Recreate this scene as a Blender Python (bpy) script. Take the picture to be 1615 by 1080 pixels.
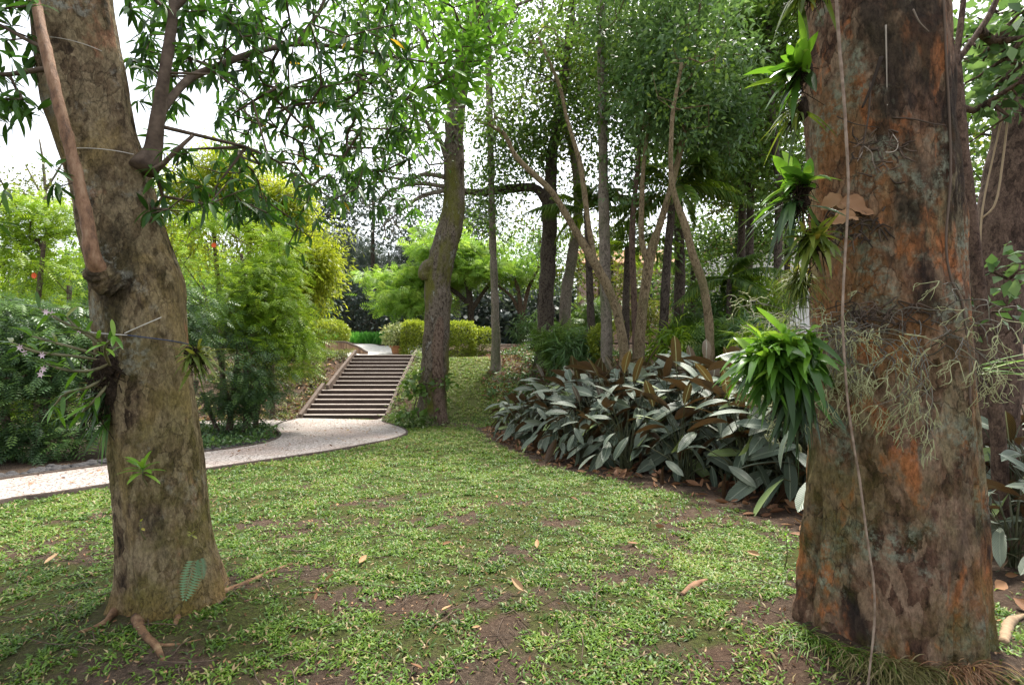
import bpy, math, random
import numpy as np
from mathutils import Vector
for o in list(bpy.data.objects): bpy.data.objects.remove(o)
SC = bpy.context.scene
COL = SC.collection
rng = np.random.default_rng(7)
random.seed(7)
PI = math.pi
# ------------------------------------------------------------------ camera, sky, sun, exposure
CAMH, F, CX, CY = 1.55, 808.0, 807.5, 540.0        # eye height (m), focal length and centre in photo pixels
cam = bpy.data.cameras.new('camera'); camo = bpy.data.objects.new('camera', cam); COL.objects.link(camo)
camo.location = (0, 0, CAMH); camo.rotation_euler = (PI/2, 0, 0)
cam.sensor_width = 36; cam.lens = 36*F/1615.0; cam.clip_start = 0.05; cam.clip_end = 500
SC.camera = camo
SC.render.resolution_x, SC.render.resolution_y = 1024, 684
SUN_EL, SUN_AZ = math.radians(62), math.radians(25)   # azimuth measured from +Y towards +X
w = bpy.data.worlds.new('World'); SC.world = w; w.use_nodes = True
nt = w.node_tree; bg = nt.nodes['Background']
sky = nt.nodes.new('ShaderNodeTexSky'); sky.sky_type = 'NISHITA'; sky.sun_disc = False
sky.sun_elevation = SUN_EL; sky.sun_rotation = SUN_AZ
sky.air_density = 1.0; sky.dust_density = 2.0; sky.ozone_density = 1.0
hs = nt.nodes.new('ShaderNodeHueSaturation'); hs.inputs['Saturation'].default_value = 0.25   # overcast: the veil of cloud greys the blue
nt.links.new(sky.outputs[0], hs.inputs['Color']); nt.links.new(hs.outputs[0], bg.inputs['Color'])
bg.inputs['Strength'].default_value = 0.135
sl = bpy.data.lights.new('sun', 'SUN'); sl.energy = 3.2; sl.angle = math.radians(10); sl.color = (1, .95, .86)
so = bpy.data.objects.new('sun', sl); COL.objects.link(so); so.location = (5, 10, 30)
sd = Vector((math.sin(SUN_AZ)*math.cos(SUN_EL), math.cos(SUN_AZ)*math.cos(SUN_EL), math.sin(SUN_EL)))
so.rotation_euler = sd.to_track_quat('Z', 'Y').to_euler()
SC.view_settings.view_transform = 'Standard'; SC.view_settings.look = 'None'
SC.view_settings.exposure = 1.68; SC.view_settings.gamma = 1.0
SC.render.engine = 'CYCLES'
try:
    SC.cycles.max_bounces = 6; SC.cycles.diffuse_bounces = 3; SC.cycles.transmission_bounces = 4; SC.cycles.glossy_bounces = 2
    SC.cycles.transparent_max_bounces = 4
except Exception: pass

# ------------------------------------------------------------------ helpers: objects
def tag(o, label=None, cat=None, group=None, kind=None):
    if label: o['label'] = label
    if cat: o['category'] = cat
    if group: o['group'] = group
    if kind: o['kind'] = kind
    return o
def thing(name, label, cat, loc=(0, 0, 0), group=None):
    o = bpy.data.objects.new(name, None); COL.objects.link(o); o.location = loc; o.empty_display_size = .2
    return tag(o, label, cat, group)
def origin(o):
    v = np.zeros(3)
    while o is not None:
        v += np.array(o.location); o = o.parent
    return v
class MB:                                              # collects vertices and quads of ONE mesh
    def __init__(s): s.V = []; s.Q = []; s.t = []; s.uv = []; s.n = 0; s.m = []
    def add(s, V, Q, tint=.5, uv=None, mi=0):
        V = np.asarray(V, float); Q = np.asarray(Q, int)
        s.V.append(V); s.Q.append(Q+s.n); s.n += len(V)
        s.t.append(np.broadcast_to(np.asarray(tint, float), (len(Q),)))
        s.uv.append(np.zeros((len(V), 2)) if uv is None else uv)
        s.m.append(np.full(len(Q), mi, int)); return s
    def build(s, name, mat, parent=None, smooth=True, local=False):
        if not s.V: return None
        V = np.concatenate(s.V); Q = np.concatenate(s.Q); t = np.concatenate(s.t); uv = np.concatenate(s.uv); mi = np.concatenate(s.m)
        if parent is not None and not local: V = V-origin(parent)
        me = bpy.data.meshes.new(name)
        me.vertices.add(len(V)); me.vertices.foreach_set('co', V.astype(np.float32).ravel())
        me.loops.add(Q.size); me.loops.foreach_set('vertex_index', Q.astype(np.int32).ravel())
        me.polygons.add(len(Q)); me.polygons.foreach_set('loop_start', np.arange(0, Q.size, 4, dtype=np.int32))
        try: me.polygons.foreach_set('loop_total', np.full(len(Q), 4, np.int32))
        except Exception: pass
        me.polygons.foreach_set('use_smooth', np.full(len(Q), smooth))
        me.polygons.foreach_set('material_index', mi.astype(np.int32))
        a = me.attributes.new('tint', 'FLOAT', 'FACE'); a.data.foreach_set('value', t.astype(np.float32))
        u = me.uv_layers.new(name='UVMap'); u.data.foreach_set('uv', uv[Q.ravel()].astype(np.float32).ravel())
        me.update(calc_edges=True); me.validate()
        for m_ in (mat if isinstance(mat, (list, tuple)) else [mat]): me.materials.append(m_)
        o = bpy.data.objects.new(name, me); COL.objects.link(o)
        if parent is not None: o.parent = parent
        return o
def box(mb, x0, x1, y0, y1, z0, z1, b=.008, tint=.5):   # box with bevelled edges (chamfered as 3 crossing slabs share one skin)
    xs = (x0, x0+b, x1-b, x1); ys = (y0, y0+b, y1-b, y1); zs = (z0, z0+b, z1-b, z1)
    V = []; ix = {}
    def v(i, j, k):
        if (i, j, k) not in ix: ix[(i, j, k)] = len(V); V.append((xs[i], ys[j], zs[k]))
        return ix[(i, j, k)]
    Q = []
    for s in (0, 3):
        f = (lambda q: q) if s else (lambda q: q[::-1])
        Q.append(f([v(s, 1, 1), v(s, 2, 1), v(s, 2, 2), v(s, 1, 2)]))
        Q.append(f([v(2, s, 1), v(1, s, 1), v(1, s, 2), v(2, s, 2)]))
        Q.append(f([v(1, 1, s), v(2, 1, s), v(2, 2, s), v(1, 2, s)]))
    for a in (0, 3):
        for c in (0, 3):
            i1 = 1 if a == 0 else 2; i2 = 1 if c == 0 else 2
            Q.append([v(a, i2, 1), v(a, i2, 2), v(i1, c, 2), v(i1, c, 1)])
            Q.append([v(a, 1, i2), v(a, 2, i2), v(i1, 2, c), v(i1, 1, c)])
            Q.append([v(1, a, i2), v(2, a, i2), v(2, i1, c), v(1, i1, c)])
    for a in (0, 3):
        for c in (0, 3):
            for e in (0, 3):
                i1 = 1 if a == 0 else 2; i2 = 1 if c == 0 else 2; i3 = 1 if e == 0 else 2
                p, q, r = v(a, i2, i3), v(i1, c, i3), v(i1, i2, e)
                V.append(tuple((np.array(V[p])+np.array(V[q]))/2)); Q.append([p, len(V)-1, q, r])
    mb.add(V, Q, tint)
# ------------------------------------------------------------------ helpers: maths
def nrm(v): return v/np.maximum(np.linalg.norm(v, axis=-1, keepdims=True), 1e-9)
def ss(t): t = np.clip(t, 0, 1); return t*t*(3-2*t)
def _h(ix, iy, iz):
    n = (ix*374761393+iy*668265263+iz*2147483647*13+iz*974634777) & 0xffffffff
    n = ((n ^ (n >> 13))*1274126177) & 0xffffffff
    return ((n ^ (n >> 16)) & 0xffff)/65535.0
def vnoise(p):
    p = np.asarray(p, float); i = np.floor(p).astype(np.int64); f = p-i; f = f*f*(3-2*f)
    r = 0
    for a in (0, 1):
        for b in (0, 1):
            for c in (0, 1):
                wt = (f[..., 0] if a else 1-f[..., 0])*(f[..., 1] if b else 1-f[..., 1])*(f[..., 2] if c else 1-f[..., 2])
                r = r+wt*_h(i[..., 0]+a, i[..., 1]+b, i[..., 2]+c)
    return r
def fbm(p, o=4):
    r = 0; a = .5; p = np.asarray(p, float)
    for k in range(o): r = r+a*(vnoise(p)-.5)*2; p = p*2.03+17.3; a *= .5
    return r
def crom(P, n):                                        # Catmull-Rom through the points, n samples
    P = np.asarray(P, float); m = len(P)
    if m == 2: t = np.linspace(0, 1, n)[:, None]; return P[0]*(1-t)+P[1]*t
    Q = np.vstack([2*P[0]-P[1], P, 2*P[-1]-P[-2]])
    d = np.r_[0, np.cumsum(np.linalg.norm(np.diff(P[:, :3], axis=0), axis=1))]
    s = np.linspace(0, d[-1], n); k = np.clip(np.searchsorted(d, s, side='right')-1, 0, m-2)
    t = ((s-d[k])/np.maximum(d[k+1]-d[k], 1e-9))[:, None]
    a, b, c, e = Q[k], Q[k+1], Q[k+2], Q[k+3]
    return .5*((2*b)+(-a+c)*t+(2*a-5*b+4*c-e)*t*t+(-a+3*b-3*c+e)*t**3)
def tube(mb, P, R, sides=8, tint=.5, bump=0, bs=3., mi=0, cap=True):
    P = np.asarray(P, float); n = len(P); R = np.broadcast_to(np.asarray(R, float), (n,))
    T = nrm(np.gradient(P, axis=0))
    u = np.array([1., 0, 0]) if abs(T[0][0]) < .8 else np.array([0, 1., 0])
    U = np.zeros((n, 3))
    for i in range(n):
        u = u-T[i]*np.dot(u, T[i]); u = u/max(np.linalg.norm(u), 1e-9); U[i] = u
    W = np.cross(T, U); a = np.linspace(0, 2*PI, sides, endpoint=False)
    D = U[:, None]*np.cos(a)[None, :, None]+W[:, None]*np.sin(a)[None, :, None]
    r = R[:, None, None]
    V = P[:, None]+D*r
    if bump:
        V = V+D*r*bump*fbm(V*bs, 3)[..., None]*2
    V = V.reshape(-1, 3)
    i = np.arange(n-1)[:, None]*sides; j = np.arange(sides)[None]; j2 = (j+1) % sides
    Q = np.stack([i+j, i+j2, i+sides+j2, i+sides+j], -1).reshape(-1, 4)
    uv = np.stack([np.tile(np.arange(sides)/sides, n), np.repeat(np.linspace(0, 1, n), sides)], -1)
    if cap and sides % 2 == 0:
        for e, c in ((0, P[0]), (n-1, P[-1])):
            V = np.vstack([V, c[None]]); k = len(V)-1; uv = np.vstack([uv, [[.5, .5]]])
            js = np.arange(0, sides, 2); o = e*sides
            q = np.stack([np.full(len(js), k), o+js, o+js+1, o+(js+2) % sides], -1)
            Q = np.vstack([Q, q if e else q[:, ::-1]])
    mb.add(V, Q, tint, uv, mi)
# ------------------------------------------------------------------ helpers: photo pixel -> place in the garden
def P(px, py, Y): return np.array([(px-CX)/F*Y, Y, CAMH-(py-CY)/F*Y])
def terrain(x, y):
    x = np.asarray(x, float); y = np.asarray(y, float)
    v = -.87*(.6*np.clip((y-3)/12.5, 0, 1)+.4*ss((y-3)/12.5))
    left = ss((-6.5-x)/.5); stair = ss((-3.85-x)/.4)*(1-left); right = 1-stair-left
    rl = 1.95*ss((y-16.2)/5.4)
    rs = 1.85*np.clip((y-16.75)/4.9, 0, 1)
    rr = 1.78*(.5*ss((y-15.4)/5.2)+.5*np.clip((y-15.4)/5.2, 0, 1))
    far = .5*ss((y-22)/14)*right
    mound = .45*np.exp(-((x-.8)**2/2.5+(y-24)**2/6.))
    roll = .03*fbm(np.stack([x*.35, y*.35, x*0], -1), 2)*ss((y-3.5)/3)
    collar = .10*np.exp(-((x+2.02)**2+(y-2.85)**2)/.55)+.21*np.exp(-((x-1.85)**2+(y-2.5)**2)/.5)
    island = .05*np.exp(-((x+6)**2/2+(y-11.5)**2/3))
    return v+rl*left+rs*stair+rr*right+far+mound+roll+island+collar
def G(px, py):                                         # where the line of sight meets the ground
    Y = np.linspace(1.2, 40, 4000); z = CAMH-(py-CY)/F*Y; g = terrain((px-CX)/F*Y, Y)
    k = np.argmax(z < g)
    return np.array([(px-CX)/F*Y[k], Y[k], g[k]])
def ground(x, y): return float(terrain(np.array([x]), np.array([y]))[0])
# ------------------------------------------------------------------ helpers: materials
class Mat:
    def __init__(s, name, rough=.7, spec=.3):
        s.m = bpy.data.materials.new(name); s.m.use_nodes = True; s.t = s.m.node_tree
        s.b = s.t.nodes['Principled BSDF']; s.out = s.t.nodes['Material Output']
        s.b.inputs['Roughness'].default_value = rough
        s.b.inputs['Specular IOR Level'].default_value = spec
        s._c = None
    def n(s, ty, ins=None, **props):
        d = s.t.nodes.new('ShaderNode'+ty)
        for k, v in props.items(): setattr(d, k, v)
        for k, v in (ins or {}).items(): s.set(d.inputs[k], v)
        return d
    def set(s, sock, v):
        if isinstance(v, bpy.types.NodeSocket): s.t.links.new(v, sock)
        elif isinstance(v, bpy.types.Node): s.t.links.new(v.outputs[0], sock)
        else:
            if isinstance(v, (tuple, list)) and sock.type == 'RGBA' and len(v) == 3: v = (*v, 1)
            sock.default_value = v
    def co(s):
        if s._c is None: s._c = s.n('TexCoord')
        return s._c.outputs['Object']
    def map(s, sc, vec=None): return s.n('Mapping', {'Vector': vec or s.co(), 'Scale': sc}).outputs[0]
    def noise(s, scale, detail=4, rough=.55, vec=None, dist=0):
        return s.n('TexNoise', {'Vector': vec or s.co(), 'Scale': scale, 'Detail': detail, 'Roughness': rough, 'Distortion': dist}).outputs[0]
    def vor(s, scale, feature='F1', vec=None, out=0, rand=1):
        d = s.n('TexVoronoi', {'Vector': vec or s.co(), 'Scale': scale, 'Randomness': rand}, feature=feature); return d.outputs[out]
    def attr(s, name): return s.n('Attribute', attribute_name=name).outputs['Fac']
    def ramp(s, f, stops, mode='LINEAR'):
        d = s.n('ValToRGB', {'Fac': f}); r = d.color_ramp; r.interpolation = mode
        while len(r.elements) < len(stops): r.elements.new(.5)
        for e, (p, c) in zip(r.elements, stops):
            e.position = p; e.color = (c, c, c, 1) if isinstance(c, (int, float)) else (*c, 1)
        return d.outputs[0]
    def mix(s, f, a, b, mode='MIX'):
        d = s.n('Mix', data_type='RGBA', blend_type=mode)
        s.set(d.inputs[0], f); s.set(d.inputs[6], a); s.set(d.inputs[7], b); return d.outputs[2]
    def math(s, op, a, b=0., clamp=False):
        d = s.n('Math', operation=op, use_clamp=clamp); s.set(d.inputs[0], a); s.set(d.inputs[1], b); return d.outputs[0]
    def sep(s, v): return s.n('SeparateXYZ', {0: v}).outputs
    def bump(s, h, strength=.5, dist=.02, prev=None):
        d = s.n('Bump', {'Height': h, 'Strength': strength, 'Distance': dist})
        if prev is not None: s.set(d.inputs['Normal'], prev)
        return d.outputs[0]
    def done(s, col=None, bump=None, rough=None):
        if col is not None: s.set(s.b.inputs['Base Color'], col)
        if bump is not None: s.set(s.b.inputs['Normal'], bump)
        if rough is not None: s.set(s.b.inputs['Roughness'], rough)
        return s.m
def leaf_mat(name, stops, trans=.35, rough=.45, spec=.4, under=None, veins=False, tgain=1.6):
    m = Mat(name, rough, spec)
    col = m.ramp(m.attr('tint'), stops)
    if veins:
        uv = m.n('TexCoord').outputs['UV']; x, y, z = m.sep(uv)
        ay = m.math('ABSOLUTE', m.math('SUBTRACT', y, .5))
        ph = m.math('SUBTRACT', m.math('MULTIPLY', x, 15.), m.math('MULTIPLY', ay, 9.))
        wv = m.math('SINE', m.math('MULTIPLY', ph, 6.283)); rib = m.math('LESS_THAN', ay, .035)
        h = m.math('ADD', m.math('MULTIPLY', wv, .5), m.math('MULTIPLY', rib, -1.5))
        m.set(m.b.inputs['Normal'], m.bump(h, .45, .006))
        col = m.mix(m.math('MULTIPLY', m.math('MULTIPLY_ADD', wv, -.5) if False else m.math('MAXIMUM', m.math('MULTIPLY', wv, -1.), 0.), .28), col, (.05, .075, .05))
        col = m.mix(m.math('MULTIPLY', rib, .5), col, (.3, .34, .24))
    if under: col = m.mix(m.n('NewGeometry').outputs['Backfacing'], col, under)
    m.set(m.b.inputs['Base Color'], col)
    if trans > 0:
        tc = m.mix(.6, col, m.mix(1., col, (tgain, tgain*.95, tgain*.45), 'MULTIPLY'))
        t = m.n('BsdfTranslucent', {'Color': tc})
        mx = m.n('MixShader', {0: trans, 1: m.b.outputs[0], 2: t.outputs[0]})
        m.t.links.new(mx.outputs[0], m.out.inputs['Surface'])
    return m.m
# ------------------------------------------------------------------ ground, path, stairs, terrace
def lin(n, a, b): return np.linspace(a, b, n)
BED = np.array([G(*p)[:2] for p in ((740, 672), (770, 697), (855, 735), (930, 752), (1010, 768), (1090, 786), (1160, 808), (1245, 848))]+[(2.4, 4.1), (2.75, 3.0), (2.6, 1.9), (9, 1.9), (9, 15), (-.1, 15.2), (-.9, 14.2)])
ISL = None
def poly_sd(x, y, pl):                                 # signed distance to a polygon, inside positive
    x = np.asarray(x, float); y = np.asarray(y, float); d = np.full(x.shape, 1e9); ins = np.zeros(x.shape, bool)
    for k in range(len(pl)):
        ax, ay = pl[k]; bx, by = pl[(k+1) % len(pl)]
        ex, ey = bx-ax, by-ay; t = np.clip(((x-ax)*ex+(y-ay)*ey)/(ex*ex+ey*ey+1e-12), 0, 1)
        d = np.minimum(d, np.hypot(x-ax-t*ex, y-ay-t*ey))
        c = ((ay > y) != (by > y)) & (x < (bx-ax)*(y-ay)/((by-ay) if abs(by-ay) > 1e-9 else 1e-9)+ax); ins ^= c
    return np.where(ins, d, -d)
PN = [(-300, 880), (-150, 838), (0, 795), (90, 781), (170, 768), (330, 742), (450, 724), (560, 706), (618, 694), (640, 684), (630, 675), (604, 667), (603, 661)]
PF = [(-300, 820), (-150, 788), (0, 761), (90, 748), (200, 733), (320, 716), (380, 708), (425, 699), (443, 690), (440, 681), (436, 674), (448, 667), (472, 661)]
pn = crom([G(*p) for p in PN], 140); pf = crom([G(*p) for p in PF], 140)
PATH = np.vstack([pn[:, :2], pf[::-1, :2]])
BR0 = crom([G(*p)[:2] for p in ((446, 684), (425, 676), (370, 674), (250, 677), (100, 680))], 40)
BR1 = crom([G(*p)[:2] for p in ((474, 661), (448, 661), (395, 663), (270, 665), (110, 668))], 40)
BRANCH = np.vstack([BR0, BR1[::-1]])
FARSIDE = np.vstack([pf[:, :2], [(-6.72, 16.2), (-6.72, 40), (-80, 40), (-80, 4)]])
def soil_amount(x, y):                                 # 1 = bare soil, 0 = lawn
    s = poly_sd(x, y, BED); n = fbm(np.stack([x*1.5, y*1.5, x*0], -1), 3)
    a = ss((s+.12+.25*n)/.22)
    pd = fbm(np.stack([x*2.1+9, y*2.6+3, x*0+5], -1), 5)+.35*fbm(np.stack([x*7+9, y*9+3, x*0+5], -1), 3)
    near = 1-ss((y-4.2)/4.5)
    patch = ss((pd+.06)/.5)*(.12+.8*near)+.1*near+.24*(1-ss((y-2.2)/2.2))
    tree1 = ss(1.5-np.hypot((x+2.0)/.62, (y-2.62)/.42)); tree1b = ss(1.3-np.hypot((x+1.62)/.42, (y-2.3)/.28))
    tree2 = ss(1.5-np.hypot((x-1.95)/.72, (y-2.4)/.5)); tree3 = ss(1.6-np.hypot((x+1.75)/.8, (y-14.7)/.6))
    a = np.maximum.reduce([a, patch, .45*tree1+0*patch, tree1b*.9, tree2, tree3])
    lf = ss((-x-3.3-.0*y)/.2)*0
    # everything beyond the path on the left, the embankment by the stairs, and the dark bed up on the right
    ln = -.3-y*.0
    far_left = ss((poly_sd(x, y, FARSIDE)-.02)/.1)
    bank = ss((-x-6.5)/.2)*ss((y-15.6)/.3)
    strip = ss((-x-3.15-.12*(y-17))/.25)*ss((y-15.3)/.4)*ss((x+4.4)/.1)
    upper = ss((x+1.1+.4*n)/.6)*ss((y-17.8-.5*n)/.8)+ss((y-20.6-.35*n)/.5)*ss((x+3.9)/.2)
    right = ss((x-3.3)/.6)
    return np.clip(np.maximum.reduce([a, far_left, bank, strip*.8, upper, right]), 0, 1)
def make_ground():
    xs = np.unique(np.concatenate([lin(30, -260, -30), lin(46, -30, -9), lin(190, -9, 6.5), lin(40, 6.5, 30), lin(30, 30, 260)]).round(4))
    ys = np.unique(np.concatenate([lin(14, -60, -2), lin(30, -2, 1.2), lin(200, 1.2, 18), lin(70, 18, 27), lin(30, 27, 60), lin(24, 60, 400)]).round(4))
    X, Y = np.meshgrid(xs, ys); Z = terrain(X, Y)
    nearm = (1-ss((Y-7)/4))
    Z = Z+.012*fbm(np.stack([X*6, Y*6, X*0], -1), 3)*nearm
    ny, nx = X.shape; V = np.stack([X, Y, Z], -1).reshape(-1, 3)
    i = np.arange(ny-1)[:, None]*nx+np.arange(nx-1)[None]
    Q = np.stack([i, i+1, i+nx+1, i+nx], -1).reshape(-1, 4)
    mb = MB(); mb.add(V, Q)
    m = Mat('soil_and_turf', .95, .15)
    soil = m.ramp(m.noise(26, 9, .8), [(.3, (.03, .021, .015)), (.5, (.085, .06, .042)), (.7, (.17, .125, .09))])
    soil = m.mix(m.ramp(m.noise(1.3, 3), [(.45, 0.), (.7, .6)]), soil, (.13, .075, .05)); soil = m.mix(m.ramp(m.noise(60, 3), [(.6, 0.), (.68, .7)]), soil, (.24, .17, .11))
    turf = m.ramp(m.noise(55, 6, .8), [(.3, (.03, .032, .012)), (.45, (.06, .065, .02)), (.55, (.09, .11, .025)), (.72, (.15, .13, .06))])
    f = m.math('ADD', m.attr('soil'), m.math('MULTIPLY', m.math('SUBTRACT', m.noise(14, 5, .7), .5), .7))
    f = m.ramp(f, [(.3, 0.), (.7, 1.)])
    h = m.noise(45, 8, .75)
    mat = m.done(m.mix(f, turf, soil), m.bump(h, 1., .05))
    o = mb.build('ground', mat); tag(o, kind='structure')
    a = o.data.attributes.new('soil', 'FLOAT', 'POINT'); a.data.foreach_set('value', soil_amount(X, Y).astype(np.float32).ravel())
make_ground()
def strip(A, B, nc, lift):
    t = np.linspace(0, 1, nc)[None, :, None]; V = A[:, None, :2]*(1-t)+B[:, None, :2]*t
    Z = terrain(V[..., 0], V[..., 1])+lift; n = len(A)
    V = np.concatenate([V, Z[..., None]], -1).reshape(-1, 3)
    i = np.arange(n-1)[:, None]*nc+np.arange(nc-1)[None]
    return V, np.stack([i, i+1, i+nc+1, i+nc], -1).reshape(-1, 4)
def make_path():
    mb = MB(); V, Q = strip(pn, pf, 16, .034); mb.add(V, Q)
    V, Q = strip(BR0, BR1, 8, .028); mb.add(V, Q)
    m = Mat('pale_stone_mosaic', .8, .25)
    e = m.vor(14, 'DISTANCE_TO_EDGE'); c = m.vor(14, 'F1', out=1)
    st = m.mix(m.ramp(c, [(0., 0.), (1., 1.)]), (.30, .265, .24), (.50, .45, .42))
    st = m.mix(m.ramp(m.noise(.9, 5, .65), [(.45, 0.), (.7, .75)]), st, (.37, .26, .21))
    st = m.mix(m.ramp(m.noise(60, 3), [(.4, 0.), (.8, .4)]), st, (.3, .27, .25))
    col = m.mix(m.ramp(e, [(.0, 1.), (.10, 0.)]), st, (.11, .085, .07))
    mat = m.done(col, m.bump(m.ramp(e, [(0., 0.), (.12, 1.)]), .6, .02))
    tag(mb.build('path', mat), kind='structure')
make_path()
def kerb(A, name, off, w_, h_, mat):
    A = np.asarray(A)[:, :2]; T = nrm(np.gradient(A, axis=0)); Nn = np.stack([-T[:, 1], T[:, 0]], -1)*off
    prof = [(0, -.1), (0, h_), (w_*.15, h_+.006), (w_*.85, h_+.006), (w_, h_), (w_, -.1)]
    L = []
    for d, z in prof:
        q = A+Nn*d; L.append(np.c_[q, terrain(q[:, 0], q[:, 1])+z])
    V = np.stack(L, 1); n, k = V.shape[:2]
    i = np.arange(n-1)[:, None]*k+np.arange(k-1)[None]
    mb = MB(); mb.add(V.reshape(-1, 3), np.stack([i, i+1, i+k+1, i+k], -1).reshape(-1, 4))
    return tag(mb.build(name, mat), kind='structure')
m = Mat('weathered_edging', .9, .2)
M_EDGE = m.done(m.ramp(m.noise(12, 6, .7), [(.3, (.03, .024, .02)), (.7, (.10, .075, .06))]), m.bump(m.noise(40, 5), .5, .01))
kerb(pn[10:], 'kerb', -1, .05, .045, M_EDGE)
kerb(pf[8:], 'kerb', 1, .06, .05, M_EDGE)
kerb(BR1[3:], 'kerb', 1, .06, .05, M_EDGE)

m = Mat('dark_weathered_timber', .75, .3)
g = m.noise(3, 7, .7, m.map((1, 9, 9)))
M_TIMBER = m.done(m.ramp(g, [(.3, (.045, .03, .026)), (.55, (.095, .066, .057)), (.75, (.16, .115, .10))]), m.bump(g, .5, .01))
m = Mat('worn_stone_tread', .8, .25)
g = m.noise(16, 7, .7)
M_TREAD = m.done(m.ramp(g, [(.3, (.38, .33, .30)), (.65, (.62, .56, .51))]), m.bump(g, .4, .01))
m = Mat('string_board', .8, .25)
g = m.noise(5, 6, .7)
M_STRING = m.done(m.ramp(g, [(.3, (.06, .045, .035)), (.7, (.17, .125, .10))]), m.bump(g, .4, .01))
def make_stairs():
    y0, z0, r, d = 16.25, -.87, .1273, .31
    root = thing('garden_staircase', 'long outdoor staircase with dark brown risers and pale treads climbing the bank', 'staircase', (-5.3, y0, z0))
    y = y0
    for k in range(15):
        top = z0+r*(k+1); dd = d+(.28 if k == 5 else 0)
        xl, xr = ((-6.62, -4.02) if k < 6 else (-6.42, -4.02))
        s = MB(); box(s, xl, xr, y, y+dd+.03, top-r-.25, top-.008, .004); st = s.build('step', M_TIMBER, root, smooth=False)
        t = MB(); box(t, xl+.003, xr-.003, y+.084, y+dd+.02, top-.0085, top+.003, .003); t.build('tread', M_STRING, st, smooth=False)
        t = MB(); box(t, xl+.003, xr-.003, y-.012, y+.081, top-.0085, top+.004, .003); t.build('nosing', M_TREAD, st, smooth=False)
        y += dd
    def board(x0, x1, ya, za, yb, zb, hh=.17, dn=.35):
        mb = MB(); n = 24; yy = np.linspace(ya, yb, n); zz = np.linspace(za, zb, n)
        a = np.array([[x0, -dn], [x0, hh-.012], [x0+.012, hh], [x1-.012, hh], [x1, hh-.012], [x1, -dn]])
        V = np.stack([np.stack([np.full(n, p[0]), yy, zz+p[1]], -1) for p in a], 1)
        kk = len(a); i = np.arange(n-1)[:, None]*kk+np.arange(kk)[None]; j = np.arange(n-1)[:, None]*kk+(np.arange(kk)[None]+1) % kk
        V = V.reshape(-1, 3); Q = np.stack([i, j, j+kk, i+kk], -1).reshape(-1, 4)
        e = [[0, 1, 2, 3], [0, 3, 4, 5]]; e2 = [[x+(n-1)*kk for x in q][::-1] for q in e]
        mb.add(V, np.vstack([Q, e, e2])); mb.build('side_board', M_STRING, root, smooth=False)
    y6 = y0+6*d+.28
    board(-6.74, -6.62, y0-.12, z0, y0+6*d, z0+6*r+.06)
    board(-4.02, -3.90, y0-.05, z0, y0+6*d, z0+6*r+.06)
    board(-6.53, -6.42, y6-.45, z0+6*r, y6+9*d, z0+15*r+.04)
    board(-4.02, -3.90, y6-.45, z0+6*r, y6+9*d, z0+15*r+.04)
    # the low bent end that flares to the left at the foot
    mb = MB(); c = crom([(-6.68, y0+.05, z0+.1), (-6.85, y0-.25, z0+.04), (-7.25, y0-.42, z0-.02), (-7.8, y0-.45, z0-.03)], 20)
    tube(mb, c, .06, 8); mb.build('end_kerb', M_STRING, root)
    return y
YT = make_stairs()
m = Mat('terrace_paving', .8, .3)
M_PAVE = m.done(m.ramp(m.noise(8, 6, .7), [(.3, (.45, .42, .40)), (.7, (.72, .69, .67))]))
mb = MB(); V, Q = strip(np.c_[lin(30, -9.5, -3.5), np.full(30, YT), np.zeros(30)], np.c_[lin(30, -9.5, -3.5), np.full(30, 25.6), np.zeros(30)], 12, .03); V[:, 2] += .36*ss((V[:, 1]-YT-.9)/3.2); mb.add(V, Q)
tag(mb.build('pavement', M_PAVE), kind='structure')
# stained white retaining wall of the iris bed
m = Mat('stained_white_render', .8, .3)
x, y, z = m.sep(m.co()); st = m.noise(1, 6, .7, m.map((9, 9, .5)))
top = m.math('MULTIPLY_ADD', z, 1.4); 
tz = m.ramp(z, [(.0, 0.), (.55, 1.)])
f = m.ramp(m.math('ADD', m.math('MULTIPLY', tz, .28), st), [(.66, 0.), (.8, .85)])
M_WHITE = m.done(m.mix(f, (.8, .79, .79), (.08, .075, .08)), m.bump(m.noise(30, 4), .2, .01))
def wall_curve(name, label, cat, pts, zb, zt, th, mat, capname=None, capmat=None):
    c = crom(pts, 40); root = thing(name, label, cat, (float(c[20][0]), float(c[20][1]), float(zb)))
    T = nrm(np.gradient(c[:, :2], axis=0)); Nn = np.stack([-T[:, 1], T[:, 0]], -1)*th
    ztc = np.interp(np.linspace(0, 1, 40), np.linspace(0, 1, len(zt)), zt)
    L = []
    for off, top in ((0, 0), (0, 1), (1, 1), (1, 0)):
        q = c[:, :2]+Nn*off; L.append(np.c_[q, ztc if top else np.full(40, zb)])
    V = np.stack(L, 1); i = np.arange(39)[:, None]*4+np.arange(4)[None]; j = np.arange(39)[:, None]*4+(np.arange(4)[None]+1) % 4
    Q = np.vstack([np.stack([i, j, j+4, i+4], -1).reshape(-1, 4), [[0, 1, 2, 3]], [[159, 158, 157, 156]]])
    mb = MB(); mb.add(V.reshape(-1, 3), Q); mb.build('wall_face', mat, root, smooth=False)
    if capname:
        L = []
        for off, dz in ((-.25, .002), (-.25, .05), (1.25, .05), (1.25, .002)):
            q = c[:, :2]+Nn*off; L.append(np.c_[q, ztc+dz])
        mb = MB(); mb.add(np.stack(L, 1).reshape(-1, 3), Q); mb.build(capname, capmat, root, smooth=False)
    return root
wall_curve('retaining_wall', 'low white rendered wall streaked with dark stains behind the top of the stairs', 'wall',
    [P(545, 555, 26.5)[:2], P(600, 555, 26.0)[:2], P(668, 553, 25.6)[:2]], .9, (1.50, 1.42, 1.36, 1.40), .15, M_WHITE, 'coping', M_STRING)
m = Mat('brown_panel', .75, .3)
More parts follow.
